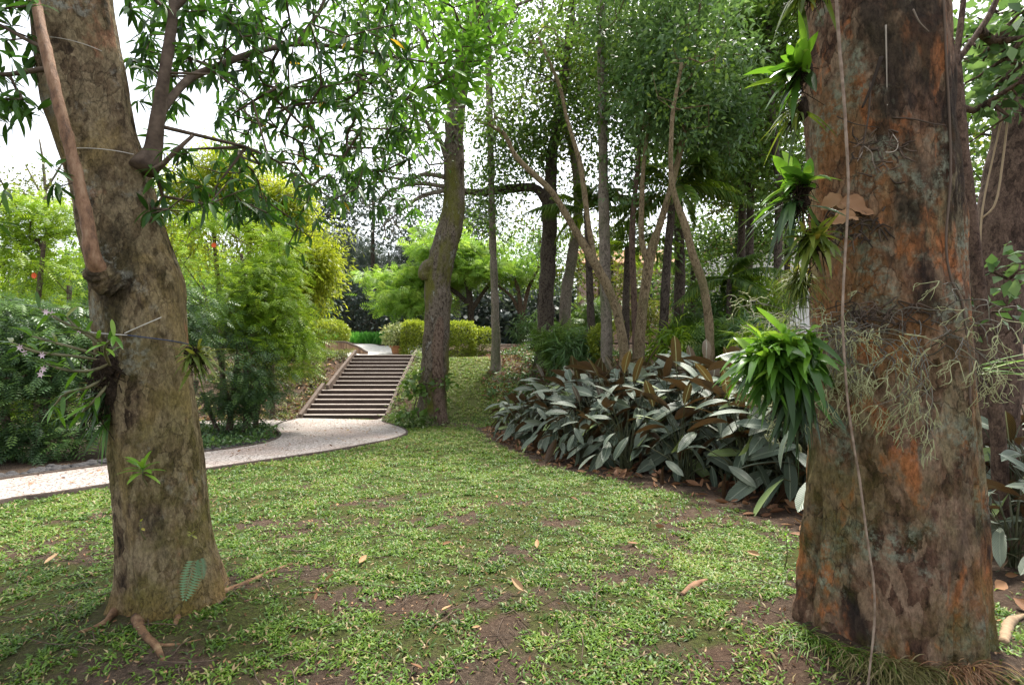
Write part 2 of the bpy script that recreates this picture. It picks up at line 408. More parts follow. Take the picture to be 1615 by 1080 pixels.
x, y, z = m.sep(m.co()); st = m.noise(1, 6, .7, m.map((7, 7, .4)))
c = m.ramp(st, [(.35, (.10, .05, .035)), (.5, (.30, .19, .12)), (.7, (.40, .28, .18))])
M_PANEL = m.done(c, m.bump(m.noise(20, 5), .3, .01))
def panel_wall():
    root = thing('panelled_wall', 'brown stained wall with vertical panels sloping down at the head of the stairs', 'wall', tuple(P(540, 562, 22.3)))
    e = [512, 519, 533, 546, 556, 566, 574, 580]; tops = [539.5, 540, 540.5, 541, 545, 549, 554, 557]
    for k in range(7):
        a, b = P(e[k], 562, 22.3), P(e[k+1], 562, 22.3); t0, t1 = P(0, tops[k], 22.3)[2], P(0, tops[k+1], 22.3)[2]
        gp = .008; V = []
        for yy in (22.3+.012*(k % 2), 22.42):
            V += [(a[0]+gp, yy, .75), (b[0]-gp, yy, .75), (b[0]-gp, yy, t1), (a[0]+gp, yy, t0)]
        mb = MB(); mb.add(V, [[0, 1, 2, 3], [5, 4, 7, 6], [1, 5, 6, 2], [4, 0, 3, 7], [3, 2, 6, 7], [4, 5, 1, 0]]); mb.build('panel', M_PANEL, root, smooth=False)
    mb = MB(); c = np.array([P(x, t-1.2, 22.33) for x, t in zip(e, tops)]); c = crom(c, 30)
    tube(mb, c, .05, 6); mb.build('coping', M_STRING, root)
panel_wall()
m = Mat('terracotta_render', .85, .2)
M_TERRA = m.done(m.ramp(m.noise(6, 6, .7), [(.3, (.30, .13, .06)), (.7, (.48, .24, .12))]), m.bump(m.noise(30, 4), .3, .01))
mb = MB(); q = P(455, 585, 19.5); q2 = P(497, 606, 19.5); box(mb, q[0], q2[0], 19.5, 19.7, q2[2]-.4, q[2], .02)
tag(mb.build('garden_wall', M_TERRA, smooth=False), 'short terracotta orange wall behind the feathery bush beside the stairs bank', 'wall')
# ------------------------------------------------------------------ leaf templates (x along the leaf, y across, z = face normal)
def grid_leaf(nl, nw, prof, arch=.25, fold=.12, tip=1.):
    t = np.linspace(0, 1, nl); s = np.linspace(-1, 1, nw)
    wv = np.interp(t, prof[0], prof[1])
    V = []; uv = []
    for i in range(nl):
        for j in range(nw):
            V.append((t[i], s[j]*wv[i], -arch*t[i]**2+fold*abs(s[j])*wv[i])); uv.append((t[i], .5+.5*s[j]*wv[i]/max(wv)))
    i = np.arange(nl-1)[:, None]*nw+np.arange(nw-1)[None]
    return np.array(V), np.stack([i, i+nw, i+nw+1, i+1], -1).reshape(-1, 4), np.array(uv)
def T_fold(wd=.16, droop=.12):
    V = np.array([(0, 0, 0), (.5, 0, -.03), (1, 0, -droop), (.45, wd, .05), (.45, -wd, .05)])
    return V, np.array([(0, 4, 2, 1), (0, 1, 2, 3)]), np.array([(0, .5), (.5, .5), (1, .5), (.5, 1), (.5, 0)])
def T_quad(wd=.25, droop=.1):
    V = np.array([(0, 0, 0), (.5, -wd, 0), (1, 0, -droop), (.5, wd, 0)])
    return V, np.array([(0, 1, 2, 3)]), np.array([(0, .5), (.5, 0), (1, .5), (.5, 1)])
def T_frond(n=9, wd=.35, lw=.05, droop=.3, sweep=.25, flat=False):
    V = []; Q = []; uv = []
    def q(a, b, c, d):
        k = len(V); V.extend([a, b, c, d]); Q.append((k, k+1, k+2, k+3)); uv.extend([(0, .5), (.5, 0), (1, .5), (.5, 1)])
    for i in range(n):
        t = .12+.88*i/(n-1); L = wd*math.sin(PI*(.16+.8*t))**.7; z = -droop*t*t
        for s in (-1, 1):
            b = (t-.02, 0, z); e = (t+sweep*L*1.2, s*L, z-.25*L); mx = t+sweep*L*.5; my = s*L*.45
            q(b, (mx-lw, my, z+.0), e, (mx+lw, my, z-.02)) if s > 0 else q(b, (mx+lw, my, z-.02), e, (mx-lw, my, z))
    q((0, 0, 0), (.5, -.008, -droop*.25), (1, 0, -droop), (.5, .008, -droop*.25))
    return np.array(V), np.array(Q), np.array(uv)
def frames(d, up, roll=0.):
    d = nrm(d); up = np.asarray(up, float)+rng.normal(0, roll, d.shape) if roll else np.broadcast_to(np.asarray(up, float), d.shape)
    y = nrm(np.cross(up, d)); z = np.cross(d, y)
    return np.stack([d, y, z], -1)
def inst(mb, T, pos, R, sc, tint=.5, mi=0):
    V, Q, uv = T; n = len(pos); sc = np.broadcast_to(np.asarray(sc, float), (n,))
    W = np.einsum('nij,kj->nki', R, V)*sc[:, None, None]+pos[:, None, :]
    QQ = (Q[None]+(np.arange(n)*len(V))[:, None, None]).reshape(-1, 4)
    tt = np.repeat(np.broadcast_to(np.asarray(tint, float), (n,)), len(Q))
    mb.add(W.reshape(-1, 3), QQ, tt, np.tile(uv, (n, 1)), mi)
def sph(n):
    v = rng.normal(size=(n, 3)); return nrm(v)
LANCE = grid_leaf(5, 3, ([0, .12, .4, .75, 1], [.008, .06, .13, .075, .0]), .22, .25)
OBOV = grid_leaf(5, 3, ([0, .15, .55, .85, 1], [.012, .06, .17, .13, .0]), .15, .25)
STRAP = grid_leaf(7, 3, ([0, .1, .5, .85, 1], [.03, .055, .075, .045, .0]), .0, .3)
# ------------------------------------------------------------------ bark materials
def bark(name, cols, patches=(), scale=1., moss=None, low=None, bump=.8, lich=None, crack=.6):
    m = Mat(name, .9, .15)
    v = m.map((3*scale, 3*scale, 1.5*scale))
    wob = m.n('TexNoise', {'Vector': v, 'Scale': 3., 'Detail': 6., 'Roughness': .65}).outputs[1]
    vd = m.n('Mix', {0: .22, 4: v, 5: wob}, data_type='VECTOR').outputs[1]
    n1 = m.noise(.9, 7, .65, v, .5); n2 = m.noise(4.2, 9, .72, v, .5); n3 = m.noise(15, 7, .75, v)
    pl = m.sep(m.vor(7.5, 'F1', vd, out=1))[0]; cr = m.vor(7.5, 'DISTANCE_TO_EDGE', vd)
    col = m.ramp(m.math('ADD', m.math('ADD', m.math('MULTIPLY', n1, .35), m.math('MULTIPLY', n2, .5)), m.math('MULTIPLY', pl, .15)), [(.36+.42*(p-.3), c) for p, c in cols])
    for (c, sc_, lo, hi, am, st, off) in patches:
        vv = m.n('Mapping', {'Vector': m.co(), 'Location': (off, off*.7, off*1.3), 'Scale': (1, 1, st)}).outputs[0]
        col = m.mix(m.ramp(m.noise(sc_, 7, .62, vv, .4), [(lo, 0.), (hi, am)]), col, c)
    if lich:
        c, sc_, lo, hi, am = lich
        f = m.math('MULTIPLY', m.ramp(m.noise(sc_, 5, .6), [(lo, 0.), (hi, am)]), m.ramp(m.noise(22, 7, .75), [(.46, 0.), (.56, 1.)]))
        col = m.mix(f, col, c)
    x, y, z = m.sep(m.co())
    if moss:
        c, zlo, zhi, am = moss
        f = m.math('MULTIPLY', m.ramp(m.noise(2.3, 6, .65), [(.42, 0.), (.62, am)]), m.n('MapRange', {0: z, 1: zhi, 2: zlo, 3: .15, 4: 1.}).outputs[0])
        col = m.mix(f, col, c)
    if low:
        c, zhi, am = low
        f = m.math('MULTIPLY', m.n('MapRange', {0: m.math('ADD', z, m.math('MULTIPLY', n1, -.45)), 1: zhi, 2: -.25, 3: 0., 4: 1.}).outputs[0], am)
        col = m.mix(f, col, c)
    col = m.mix(.75, col, m.ramp(n3, [(.32, .25), (.48, .85), (.66, 1.5)]), 'MULTIPLY')
    e = m.ramp(cr, [(0., 0.), (.06, 1.)]); crk = m.ramp(m.noise(2.6, 5, .7), [(.42, 0.), (.6, 1.)]); e = m.math('SUBTRACT', 1., m.math('MULTIPLY', m.math('SUBTRACT', 1., e), crk))
    col = m.mix(m.math('MULTIPLY', m.math('SUBTRACT', 1., e), crack), col, (.022, .016, .013))
    h = m.math('ADD', m.math('ADD', m.math('MULTIPLY', n2, 1.1), m.math('MULTIPLY', n3, .5)), m.math('MULTIPLY', m.math('ADD', e, pl), .28*crack))
    b1 = m.bump(h, bump, .045)
    b2 = m.bump(m.noise(70, 6, .75), .8, .008, b1)
    return m.done(col, b2)
BARK_L = bark('mottled_grey_brown_bark', [(.3, (.035, .024, .016)), (.45, (.12, .083, .052)), (.58, (.23, .165, .10)), (.75, (.36, .28, .17))],
    [((.40, .29, .13), 3.1, .52, .62, .75, .5, 4.), ((.42, .20, .12), 4.6, .6, .66, .7, .6, 9.), ((.045, .034, .026), 2.4, .54, .62, .85, .45, 2.)],
    1.5, ((.16, .15, .025), -.1, 2.2, .9), ((.26, .15, .06), .04, .75), 1., ((.42, .42, .36), 3.4, .55, .64, .85))
BARK_R = bark('flaking_red_brown_bark', [(.3, (.03, .018, .013)), (.45, (.12, .066, .044)), (.57, (.22, .125, .082)), (.75, (.36, .24, .16))],
    [((.38, .17, .07), 2.6, .51, .63, .8, .55, 1.), ((.56, .21, .085), 5.5, .545, .615, .95, .6, 5.), ((.04, .03, .027), 2.2, .54, .62, .9, .5, 8.), ((.42, .34, .2), 4.1, .57, .65, .75, .5, 12.)],
    1.2, ((.13, .13, .02), .0, 2.2, .75), None, 1.0, ((.34, .36, .27), 2.9, .51, .61, .85))
def hero_trunk(tab, Yf, base_z, nz, na, flare, lobes, seed, top_lobes=None):
    tab = np.array(tab, float); py = np.linspace(tab[0, 0], tab[-1, 0], nz)
    xl = np.interp(py, tab[:, 0], tab[:, 1]); xr = np.interp(py, tab[:, 0], tab[:, 2])
    for a in (xl, xr):                                  # soften the corners
        k = np.ones(9)/9; b = np.r_[np.full(4, a[0]), a, np.full(4, a[-1])]; a[:] = np.convolve(b, k, 'valid')
    Yv = np.array([Yf(p) for p in py]); xm = (xl+xr)/2; th = np.arctan((xm-CX)/F)
    r = .975*(xr-xl)/2*Yv*np.cos(th)/F
    C = np.stack([(xm-CX)/F*Yv, Yv, CAMH-(py-CY)/F*Yv], -1)
    a = np.linspace(0, 2*PI, na, endpoint=False); ca, sa = np.cos(a), np.sin(a)
    z = C[:, 2]; hgt = np.clip(z-base_z, 0, None)
    fl = np.exp(-hgt/flare[1])[:, None]
    lobe = sum(am*np.cos(k*a+ph+hgt[:, None]*tw) for k, am, ph, tw in lobes)
    rr = r[:, None]*(1+fl*flare[0]*np.clip(lobe, -.35, 1.2)+.05*lobe)
    if top_lobes:
        z0, am = top_lobes; tl = np.cos(4*a+.9)+.6*np.cos(7*a+2.1)
        rr = rr*(1+am*tl[None]*ss((z-z0)/1.2)[:, None])
    Pn = np.stack([ca[None]*r[:, None]*2.2, sa[None]*r[:, None]*2.2, np.broadcast_to(z[:, None]*.8, (nz, na))], -1)
    fl_ = fbm(Pn*np.array([11, 11, 5.])+seed, 3); rr = rr*(1+.085*fbm(Pn*2.0+seed, 4)+.045*fbm(Pn*np.array([9, 9, 2.0])+seed, 4)+.016*np.floor(fl_*4)/2+.02*fbm(Pn*np.array([20, 20, 11])+seed, 3))
    V = np.stack([C[:, 0, None]+ca*rr, C[:, 1, None]+sa*rr, np.broadcast_to(z[:, None], (nz, na))], -1)
    i = np.arange(nz-1)[:, None]*na+np.arange(na)[None]; j = np.arange(nz-1)[:, None]*na+(np.arange(na)[None]+1) % na
    Q = np.stack([i, i+na, j+na, j], -1).reshape(-1, 4)
    return V.reshape(-1, 3), Q, C, r, V
# ------------------------------------------------------------------ branching: clusters join the nearest wood
def grow(nodes, targets, rad0, mb, twig=.006, sides=5, power=.42, rmax=.05, sag=.0):
    N = [np.array(p) for p in nodes]; par = [-1]*len(N); n0 = len(N); tip = []
    T = np.array(targets); d0 = np.min(np.linalg.norm(T[:, None]-np.array(N)[None], axis=-1), axis=1)
    for k in np.argsort(d0):
        A = np.array(N); d = np.linalg.norm(A-T[k], axis=1); d = d+.6*np.clip(A[:, 2]-T[k][2], 0, None)
        j = int(np.argmin(d)); L = np.linalg.norm(A[j]-T[k]); m = max(1, int(L/.5)) if L > .25 else 1
        m = min(m, 4)
        for q in range(1, m+1):
            f = q/m; p = A[j]*(1-f)+T[k]*f+(0 if q == m else 1)*rng.normal(0, .06*L, 3); p[2] += .08*L*math.sin(PI*f)
            N.append(p); par.append(j if q == 1 else len(N)-2)
        tip.append(len(N)-1)
    cnt = np.zeros(len(N))
    for t in tip:
        while t >= n0: cnt[t] += 1; t = par[t]
    for i in range(n0, len(N)):
        a, b = N[par[i]], N[i]; ra = min(rmax, twig*cnt[i]**power); rb = ra*.85
        if par[i] >= n0: ra = min(rmax, twig*max(cnt[par[i]]*.6, cnt[i])**power)
        tube(mb, [a, b], [ra, rb], sides, rng.random(), cap=False)
def leaves_at(mb, T, cl, n, spread, size, up=(0, 0, 1), out=1., droop=.2, roll=.5, dirc=None, ctint=None, flat=1., tmix=.55):
    c = np.repeat(cl, n, 0); o = rng.normal(size=c.shape)*np.array([1, 1, flat])
    pos = c+o*spread
    d = nrm(o)*out+rng.normal(0, .5, c.shape)+np.array([0, 0, -droop])
    if dirc is not None: d = d+np.repeat(dirc, n, 0)
    ct = np.repeat(rng.random(len(cl)) if ctint is None else ctint, n)
    t = np.clip(tmix*ct+(1-tmix)*rng.random(len(c)), 0, 1)
    inst(mb, T, pos, frames(d, up, roll), size*rng.uniform(.65, 1.25, len(c)), t)
# ------------------------------------------------------------------ leaf materials
LF_FORE = leaf_mat('lance_leaf', [(0, (.018, .055, .012)), (.5, (.04, .11, .016)), (.97, (.085, .19, .025)), (1, (.5, .33, .03))], .4, .4, .45)
LF_BRIGHT = leaf_mat('bright_young_leaf', [(0, (.06, .15, .02)), (.5, (.11, .25, .03)), (1, (.20, .38, .06))], .5, .35, .4)
TWIG = Mat('twig_bark', .9, .2); TWIG = TWIG.done(TWIG.ramp(TWIG.noise(20, 4), [(.3, (.05, .035, .026)), (.7, (.13, .095, .07))]))
# ------------------------------------------------------------------ the big tree on the left
def left_tree():
    root = thing('broadleaf_tree', 'large mottled trunk on the left leaning outwards, with an orange stem rising across it', 'tree', (-2.05, 2.95, 0))
    tab = [(-160, 22, 175), (0, 45, 190), (100, 58, 207), (200, 72, 224), (250, 88, 240), (300, 108, 252), (360, 120, 270), (440, 141, 295), (520, 150, 301), (600, 160, 309), (700, 171, 322), (760, 178, 331), (850, 184, 343), (900, 186, 356), (930, 184, 366), (955, 178, 376), (975, 172, 384), (1000, 166, 392)]
    V, Q, C, r, _ = hero_trunk(tab, lambda p: 2.95-.0004*(p-955)*0, 0., 420, 200, (.20, .12), [(5, .6, .6, .6), (3, .45, 1.9, -.5), (8, .3, .3, .3)], 3.3, (2.0, .12))
    mb = MB(); mb.add(V, Q); tr = mb.build('trunk', BARK_L, root)
    m = Mat('smooth_orange_bark', .65, .3)
    OB = m.done(m.ramp(m.noise(9, 9, .75, m.map((3, 3, 1))), [(.36, (.09, .05, .03)), (.5, (.23, .125, .07)), (.66, (.33, .21, .13))]), m.bump(m.noise(26, 8, .75, m.map((1, 1, .5))), .8, .02))
    st = MB(); pth = [(168, 442, 2.68), (150, 415, 2.58), (138, 350, 2.57), (120, 270, 2.58), (97, 180, 2.58), (75, 90, 2.60), (58, 10, 2.64), (40, -90, 2.72)]
    c = crom([P(*p) for p in pth], 50); rad = np.interp(np.linspace(0, 1, 50), [0, .08, .3, .7, 1], [.044, .034, .028, .023, .018])
    rad = rad*(1+.10*np.exp(-((np.linspace(0, 1, 50)[:, None]-np.array([.12, .31, .47, .66, .83])[None])/.012)**2).sum(1)); tube(st, c, rad, 16, .5, .16, 17.); st.build('side_stem', OB, root)
    cb = MB(); tube(cb, crom([P(*p) for p in ((186, 458, 2.70), (174, 449, 2.68), (162, 436, 2.64), (154, 422, 2.60))], 14), np.array([.05, .066, .07, .06, .046]).repeat(3)[:14], 16, .5, .4, 9.); cb.build('stem_collar', BARK_L, root)
    lb = MB(); main = [(225, 268, 2.86), (241, 240, 2.9), (246, 205, 2.9), (254, 150, 2.92), (264, 90, 2.95), (272, 30, 3.0), (280, -60, 3.1)]
    cm = crom([P(*p) for p in main], 40); tube(lb, cm, np.interp(np.linspace(0, 1, 40), [0, .1, .3, 1], [.07, .045, .033, .022]), 12, .5, .08, 12.)
    arm = [(252, 180, 2.92), (270, 155, 3.0), (300, 124, 3.15), (345, 104, 3.3), (392, 86, 3.5), (430, 76, 3.65), (470, 70, 3.8), (545, 76, 4.0), (630, 92, 4.25), (700, 100, 4.4), (760, 96, 4.5)]
    ca = crom([P(*p) for p in arm], 70); tube(lb, ca, np.interp(np.linspace(0, 1, 70), [0, .3, .6, 1], [.024, .02, .014, .006]), 10, .5, .08, 12.)
    up = crom([P(*p) for p in ((466, 70, 3.8), (488, 40, 3.85), (508, 8, 3.9), (530, -50, 4.0))], 16); tube(lb, up, lin(16, .013, .008), 7)
    a2 = crom([P(*p) for p in ((270, 20, 3.0), (320, -20, 3.1), (420, -30, 3.4))], 16); tube(lb, a2, lin(16, .016, .01), 7)
    sb = crom([P(*p) for p in ((243, 272, 2.86), (258, 258, 2.85), (280, 236, 2.86), (304, 214, 2.9))], 14); tube(lb, sb, lin(14, .016, .009), 8)
    lf = crom([P(*p) for p in ((76, 108, 2.6), (50, 112, 2.6), (0, 118, 2.6), (-60, 110, 2.6))], 14); tube(lb, lf, lin(14, .014, .008), 7)
    lf2 = crom([P(*p) for p in ((74, 78, 2.6), (40, 62, 2.6), (10, 45, 2.6), (-40, 20, 2.6))], 14); tube(lb, lf2, lin(14, .011, .006), 7)
    tw = lb; lv = MB()
    def spray(n, x0, x1, y0, y1, Y0, Y1, keep=None):
        x = rng.uniform(x0, x1, n); y = rng.uniform(y0, y1, n); Y = rng.uniform(Y0, Y1, n)
        T = np.array([P(a, b, c) for a, b, c in zip(x, y, Y) if keep is None or keep(a, b)]); return T
    nodes = np.vstack([cm[8::3], ca[8::3], up[::3], a2[::3]])
    dens = lambda a, b: rng.random() < np.clip(1.25-(b-40)/230-.5*np.exp(-((a-330)/60)**2-((b-170)/80)**2), .22, 1)
    T1 = np.vstack([spray(580, 215, 650, -70, 335, 3.0, 4.6, dens), spray(60, 200, 420, -60, 120, 2.9, 3.6), spray(36, 430, 620, 120, 300, 3.5, 4.4), spray(210, 340, 655, 120, 345, 4.2, 5.2)])
    grow(nodes, T1, .02, tw, .0028, 4, .4, .012)
    T2 = np.vstack([spray(16, 225, 330, 235, 345, 2.7, 3.1), spray(10, 330, 430, 280, 340, 3, 3.4)]); grow(np.vstack([sb[4:]]), T2, .02, tw, .003, 4, .4, .01)
    T3 = spray(40, -60, 62, -40, 215, 2.45, 2.75); T3 = np.vstack([T3, [P(*p) for p in ((8, 300, 2.6), (-8, 350, 2.6))]]); grow(np.vstack([lf[3:], lf2[3:]]), T3, .02, tw, .003, 4, .4, .01)
    T4 = np.array([P(*p) for p in ((470, 360, 3.8), (455, 385, 3.8), (490, 375, 3.9), (478, 402, 3.85), (500, 350, 3.95), (460, 345, 3.8), (88, 262, 2.5), (92, 295, 2.5))]); grow(np.vstack([ca[34:50:4], T1[T1[:, 2] < 2.7][:4], c[14:20:3]]), T4, .02, tw, .0035, 4, .4, .01)
    for T, n in ((T1, 8), (T2, 9), (T3, 8), (T4, 8)):
        axis = nrm(rng.normal(0, .6, T.shape)+np.array([.1, 0, -.55])); k = n
        ph = rng.random(len(T))*6.28; A = np.repeat(axis, k, 0); pos = np.repeat(T, k, 0)
        a = np.tile(np.arange(k)/k*2*PI, len(T))+np.repeat(ph, k)+rng.normal(0, .25, len(T)*k)
        u = nrm(np.cross(A, rng.normal(size=A.shape))); e1 = nrm(np.cross(A, np.array([.3, .5, .8]))); e2 = np.cross(A, e1)
        d = A*rng.uniform(.15, .9, (len(A), 1))+e1*np.cos(a)[:, None]+e2*np.sin(a)[:, None]+np.array([0, 0, -.25])
        t = np.clip(np.repeat(rng.random(len(T)), k)*.55+rng.random(len(A))*.43, 0, .965); t[rng.random(len(t)) < .004] = 1
        keepm = rng.random(len(A)) < .85
        inst(lv, LANCE, (pos+A*rng.uniform(-.03, .01, (len(A), 1)))[keepm], frames(d, (0, 0, 1), .3)[keepm], rng.uniform(.09, .165, len(A))[keepm]*np.repeat(.85+.18*(T[:, 1]/3.4-.9), k)[keepm], t[keepm])
    lv.build('foliage', LF_FORE, root)
    # the bright sprays at the end of the long limb
    lv = MB()
    def gs(n, cx, cy, sx, sy, Y, sY): return np.array([P(a, b, c) for a, b, c in zip(rng.normal(cx, sx, n), rng.normal(cy, sy, n), rng.normal(Y, sY, n))])
    TB = np.vstack([gs(26, 730, 15, 40, 30, 4.5, .2), gs(26, 745, 70, 32, 26, 4.5, .2), gs(20, 700, 115, 30, 22, 4.5, .2), gs(14, 680, 150, 30, 18, 4.5, .2), gs(10, 660, 205, 26, 16, 4.5, .2), gs(18, 650, -10, 60, 25, 4.4, .2)])
    grow(ca[52::3], TB, .02, tw, .003, 4, .4, .01)
    leaves_at(lv, OBOV, TB, 8, .035, .13, out=1.1, droop=.15, roll=.45, dirc=np.tile([.35, -.1, .1], (len(TB), 1)))
    lv.build('bright_foliage', LF_BRIGHT, root); lb.build('limbs', TWIG, root)
    # wires tied round the trunk
    wire = Mat('pale_wire', .5, .4); wire = wire.done((.55, .52, .47))
    wb = MB()
    def ring_at(py, lift, a0, a1, n=30, dz=0):
        k = int(np.argmin(np.abs((CAMH-(py-CY)/F*2.95)-C[:, 2]))); rr = r[k]*1.06+lift; a = np.linspace(a0, a1, n)
        return np.stack([C[k, 0]+np.cos(a)*rr, C[k, 1]+np.sin(a)*rr, np.full(n, C[k, 2])+dz*np.linspace(0, 1, n)], -1)
    tube(wb, ring_at(525, .003, -2.55, -1.25, 30, -.02), .0028, 5); tube(wb, ring_at(527, .004, -1.3, -.6, 20, .09), .0028, 5)
    wb.build('tie_wire', wire, root)
    w2 = MB(); tube(w2, ring_at(92, .004, -2.4, -.5, 40, -.02), .002, 5); w2.build('tie_wire', wire, root); w2 = MB(); tube(w2, ring_at(257, .004, -1.6, -.1, 30, .03), .0022, 5); w2.build('tie_wire', wire, root)
    w3 = MB(); tube(w3, ring_at(530, .003, -1.25, .2, 24, -.05), .003, 5); bl = Mat('blue_cord', .6, .3); w3.build('tie_cord', bl.done((.04, .06, .12)), root)
    # surface roots
    rt = Mat('bare_root', .85, .2); RT = rt.done(rt.ramp(rt.noise(14, 6, .7), [(.36, (.05, .03, .018)), (.52, (.15, .085, .045)), (.68, (.24, .16, .09))]), rt.bump(rt.noise(40, 5), .5, .01))
    for pts, r0, r1 in (([(300, 930), (345, 938), (395, 918), (432, 900), (470, 888)], .028, .006), ([(215, 975), (225, 1000), (245, 1020), (258, 1045)], .028, .010), ([(245, 1020), (280, 1018), (318, 1008)], .010, .004), ([(270, 950), (280, 972), (276, 985)], .026, .012), ([(190, 955), (165, 985), (120, 1000)], .03, .006), ([(470, 938), (500, 935), (530, 936)], .007, .004), ([(385, 950), (430, 940)], .006, .003)):
        g = np.array([G(*p) for p in pts]); rb = MB(); cc = crom(g, 26); rad = lin(26, r0, r1); cc[:, 2] += rad*.35
        cc[:, 2] += .01*fbm(cc*9, 2); cc[-1, 2] -= r1*2; tube(rb, cc, rad, 10, .5, .18, 16.); rb.build('surface_root', RT, root)
    return C, r
LC, LR = left_tree()
# ------------------------------------------------------------------ the big tree on the right
def right_tree():
    root = thing('flaking_bark_tree', 'massive flaking red brown trunk at the right, hung with epiphytes and a rope-like vine', 'tree', (1.83, 2.55, 0))
    tab = [(-160, 1250, 1488), (0, 1252, 1493), (100, 1255, 1498), (200, 1262, 1500), (300, 1267, 1506), (400, 1265, 1513), (500, 1266, 1525), (600, 1264, 1535), (700, 1262, 1541), (800, 1258, 1549), (900, 1252, 1553), (960, 1250, 1556), (1010, 1248, 1560), (1075, 1240, 1568)]
    V, Q, C, r, VV = hero_trunk(tab, lambda p: 2.55, 0., 440, 230, (.12, .3), [(4, .5, 1.1, .2), (7, .35, 2.4, .15), (11, .2, .6, 0)], 11.7)
    mb = MB(); mb.add(V, Q); mb.build('trunk', BARK_R, root)
    # the rib of trunk on the left edge
    rb = MB(); q = []
    for py, an, k_ in ((690, -3.2, .90), (740, -3.22, .95), (800, -3.26, .97), (870, -3.3, .98), (950, -3.3, .99), (1040, -3.32, 1.0), (1130, -3.34, 1.02)):
        k = int(np.argmin(np.abs(C[:, 2]-(CAMH-(py-CY)/F*2.55)))); k = min(k, len(C)-1); q.append((C[k, 0]+math.cos(an)*r[k]*k_*.97, C[k, 1]+math.sin(an)*r[k]*k_, CAMH-(py-CY)/F*2.55))
    c = crom(q, 70); tube(rb, c, np.interp(np.linspace(0, 1, 70), [0, .2, .7, 1], [.02, .055, .075, .10]), 22, .5, .2, 7.)
    m2 = bark('mossy_rib_bark', [(.3, (.05, .035, .02)), (.5, (.18, .13, .08)), (.7, (.3, .24, .15))], [((.13, .14, .02), 4, .44, .56, .85, .3, 3.)], 1.6, None, None, .8)
    rb.build('trunk_rib', BARK_R, root)
    return C, r
RC, RR = right_tree()
# ------------------------------------------------------------------ lawn (nobody could count it: one object) and litter
def blade_T(droop):
    V = np.array([(0, -.08, 0), (0, .08, 0), (.45, .12, .30-droop*.1), (.45, -.12, .30-droop*.1), (1, .012, .42-droop), (1, -.012, .42-droop)])
    return V, np.array([(0, 1, 2, 3), (3, 2, 4, 5)]), np.zeros((6, 2))
LF_GRASS = leaf_mat('carpet_grass', [(0, (.024, .052, .008)), (.35, (.062, .132, .012)), (.72, (.125, .22, .02)), (.9, (.22, .28, .05)), (.94, (.30, .27, .13)), (1, (.30, .20, .11))], .3, .5, .35)
def lawn():
    mb = MB()
    def band(y0, y1, per, size, xlim):
        A = 0; xs = []; ys = []
        n = int((y1-y0)*2*xlim(y1)*per); y = rng.uniform(y0, y1, n); x = rng.uniform(-xlim(y1), xlim(y1), n)
        k = (np.abs(x) < 1.02*y+.3); x, y = x[k], y[k]
        s = soil_amount(x, y); pth = np.maximum(poly_sd(x, y, PATH), poly_sd(x, y, BRANCH))
        bare = ss((s-.2)/.6); tuft = vnoise(np.stack([x*9, y*9, x*0], -1)); big = fbm(np.stack([x*2.3, y*2.3, x*0+3], -1), 3)
        p = (1-bare*.66)*np.clip(.42+1.0*(tuft-.5)*1.6+.5*big, .04, 1)
        far = (poly_sd(x, y, FARSIDE) > .0)*1.
        k = (rng.random(len(x)) < p*(1-far)) & (pth < -.05) & ~((poly_sd(x, y, BED) > .1) & (rng.random(len(x)) < .97)) & ~((x < -3.87) & (y > 16)) & ~((np.hypot(x-1.83, y-2.55) < .42)) & ~(np.hypot(x+2.0, y-2.95) < .32)
        x, y, big, tuft = x[k], y[k], big[k], tuft[k]
        # sprigs: three blades from one point
        m_ = 3; X = np.repeat(x, m_)+rng.normal(0, size*.18, len(x)*m_); Y = np.repeat(y, m_)+rng.normal(0, size*.18, len(x)*m_)
        pos = np.stack([X, Y, terrain(X, Y)-.004+.03*size*rng.random(len(X))*4], -1)
        a = np.repeat(rng.random(len(x))*6.28, m_)+np.tile(np.arange(m_)*2.1, len(x))+rng.normal(0, .5, len(X))
        el = rng.uniform(-.1, .55, len(X)); d = np.stack([np.cos(a)*np.cos(el), np.sin(a)*np.cos(el), np.sin(el)], -1)
        t = np.clip(.42+.45*np.repeat(big, m_)+.25*(np.repeat(tuft, m_)-.5)+rng.normal(0, .18, len(X))+.26*np.repeat(ss((y-5)/6), m_), 0, .92); dead = rng.random(len(X)) < .09; t[dead] = rng.uniform(.94, 1, dead.sum())
        sz = size*rng.uniform(.55, 1.25, len(X)); g = rng.random(len(X)) < .5
        for q, dr in ((g, .15), (~g, .45)): inst(mb, blade_T(dr), pos[q], frames(d[q], (0, 0, 1), .25), sz[q], t[q])
    xl = lambda y: 1.03*y+.3
    band(1.7, 3.0, 5600, .036, xl); band(3.0, 4.5, 4200, .04, xl); band(4.5, 7, 2300, .048, xl)
    band(7, 11, 900, .066, lambda y: 9.); band(11, 16, 620, .08, lambda y: 8.); band(16, 21.5, 560, .085, lambda y: 6)
    tag(mb.build('lawn_grass', LF_GRASS), kind='stuff')
lawn()
LF_DRY = leaf_mat('dry_leaf', [(0, (.10, .045, .022)), (.4, (.22, .11, .055)), (.7, (.34, .20, .10)), (.88, (.42, .30, .18)), (.95, (.5, .36, .05)), (1, (.55, .3, .06))], .1, .7, .25)
def scatter(name, n, area, size, T, mat, lift=.012, tmin=0, tmax=1, tilt=.35):
    x, y = area(n); pos = np.stack([x, y, terrain(x, y)+lift], -1); n = len(x)
    a = rng.random(n)*6.28; d = np.stack([np.cos(a), np.sin(a), rng.normal(.05, tilt*.5, n)], -1)
    mb = MB(); inst(mb, T, pos, frames(d, (0, 0, 1), tilt), size*rng.uniform(.5, 1.3, n), rng.uniform(tmin, tmax, n))
    return tag(mb.build(name, mat), kind='stuff')
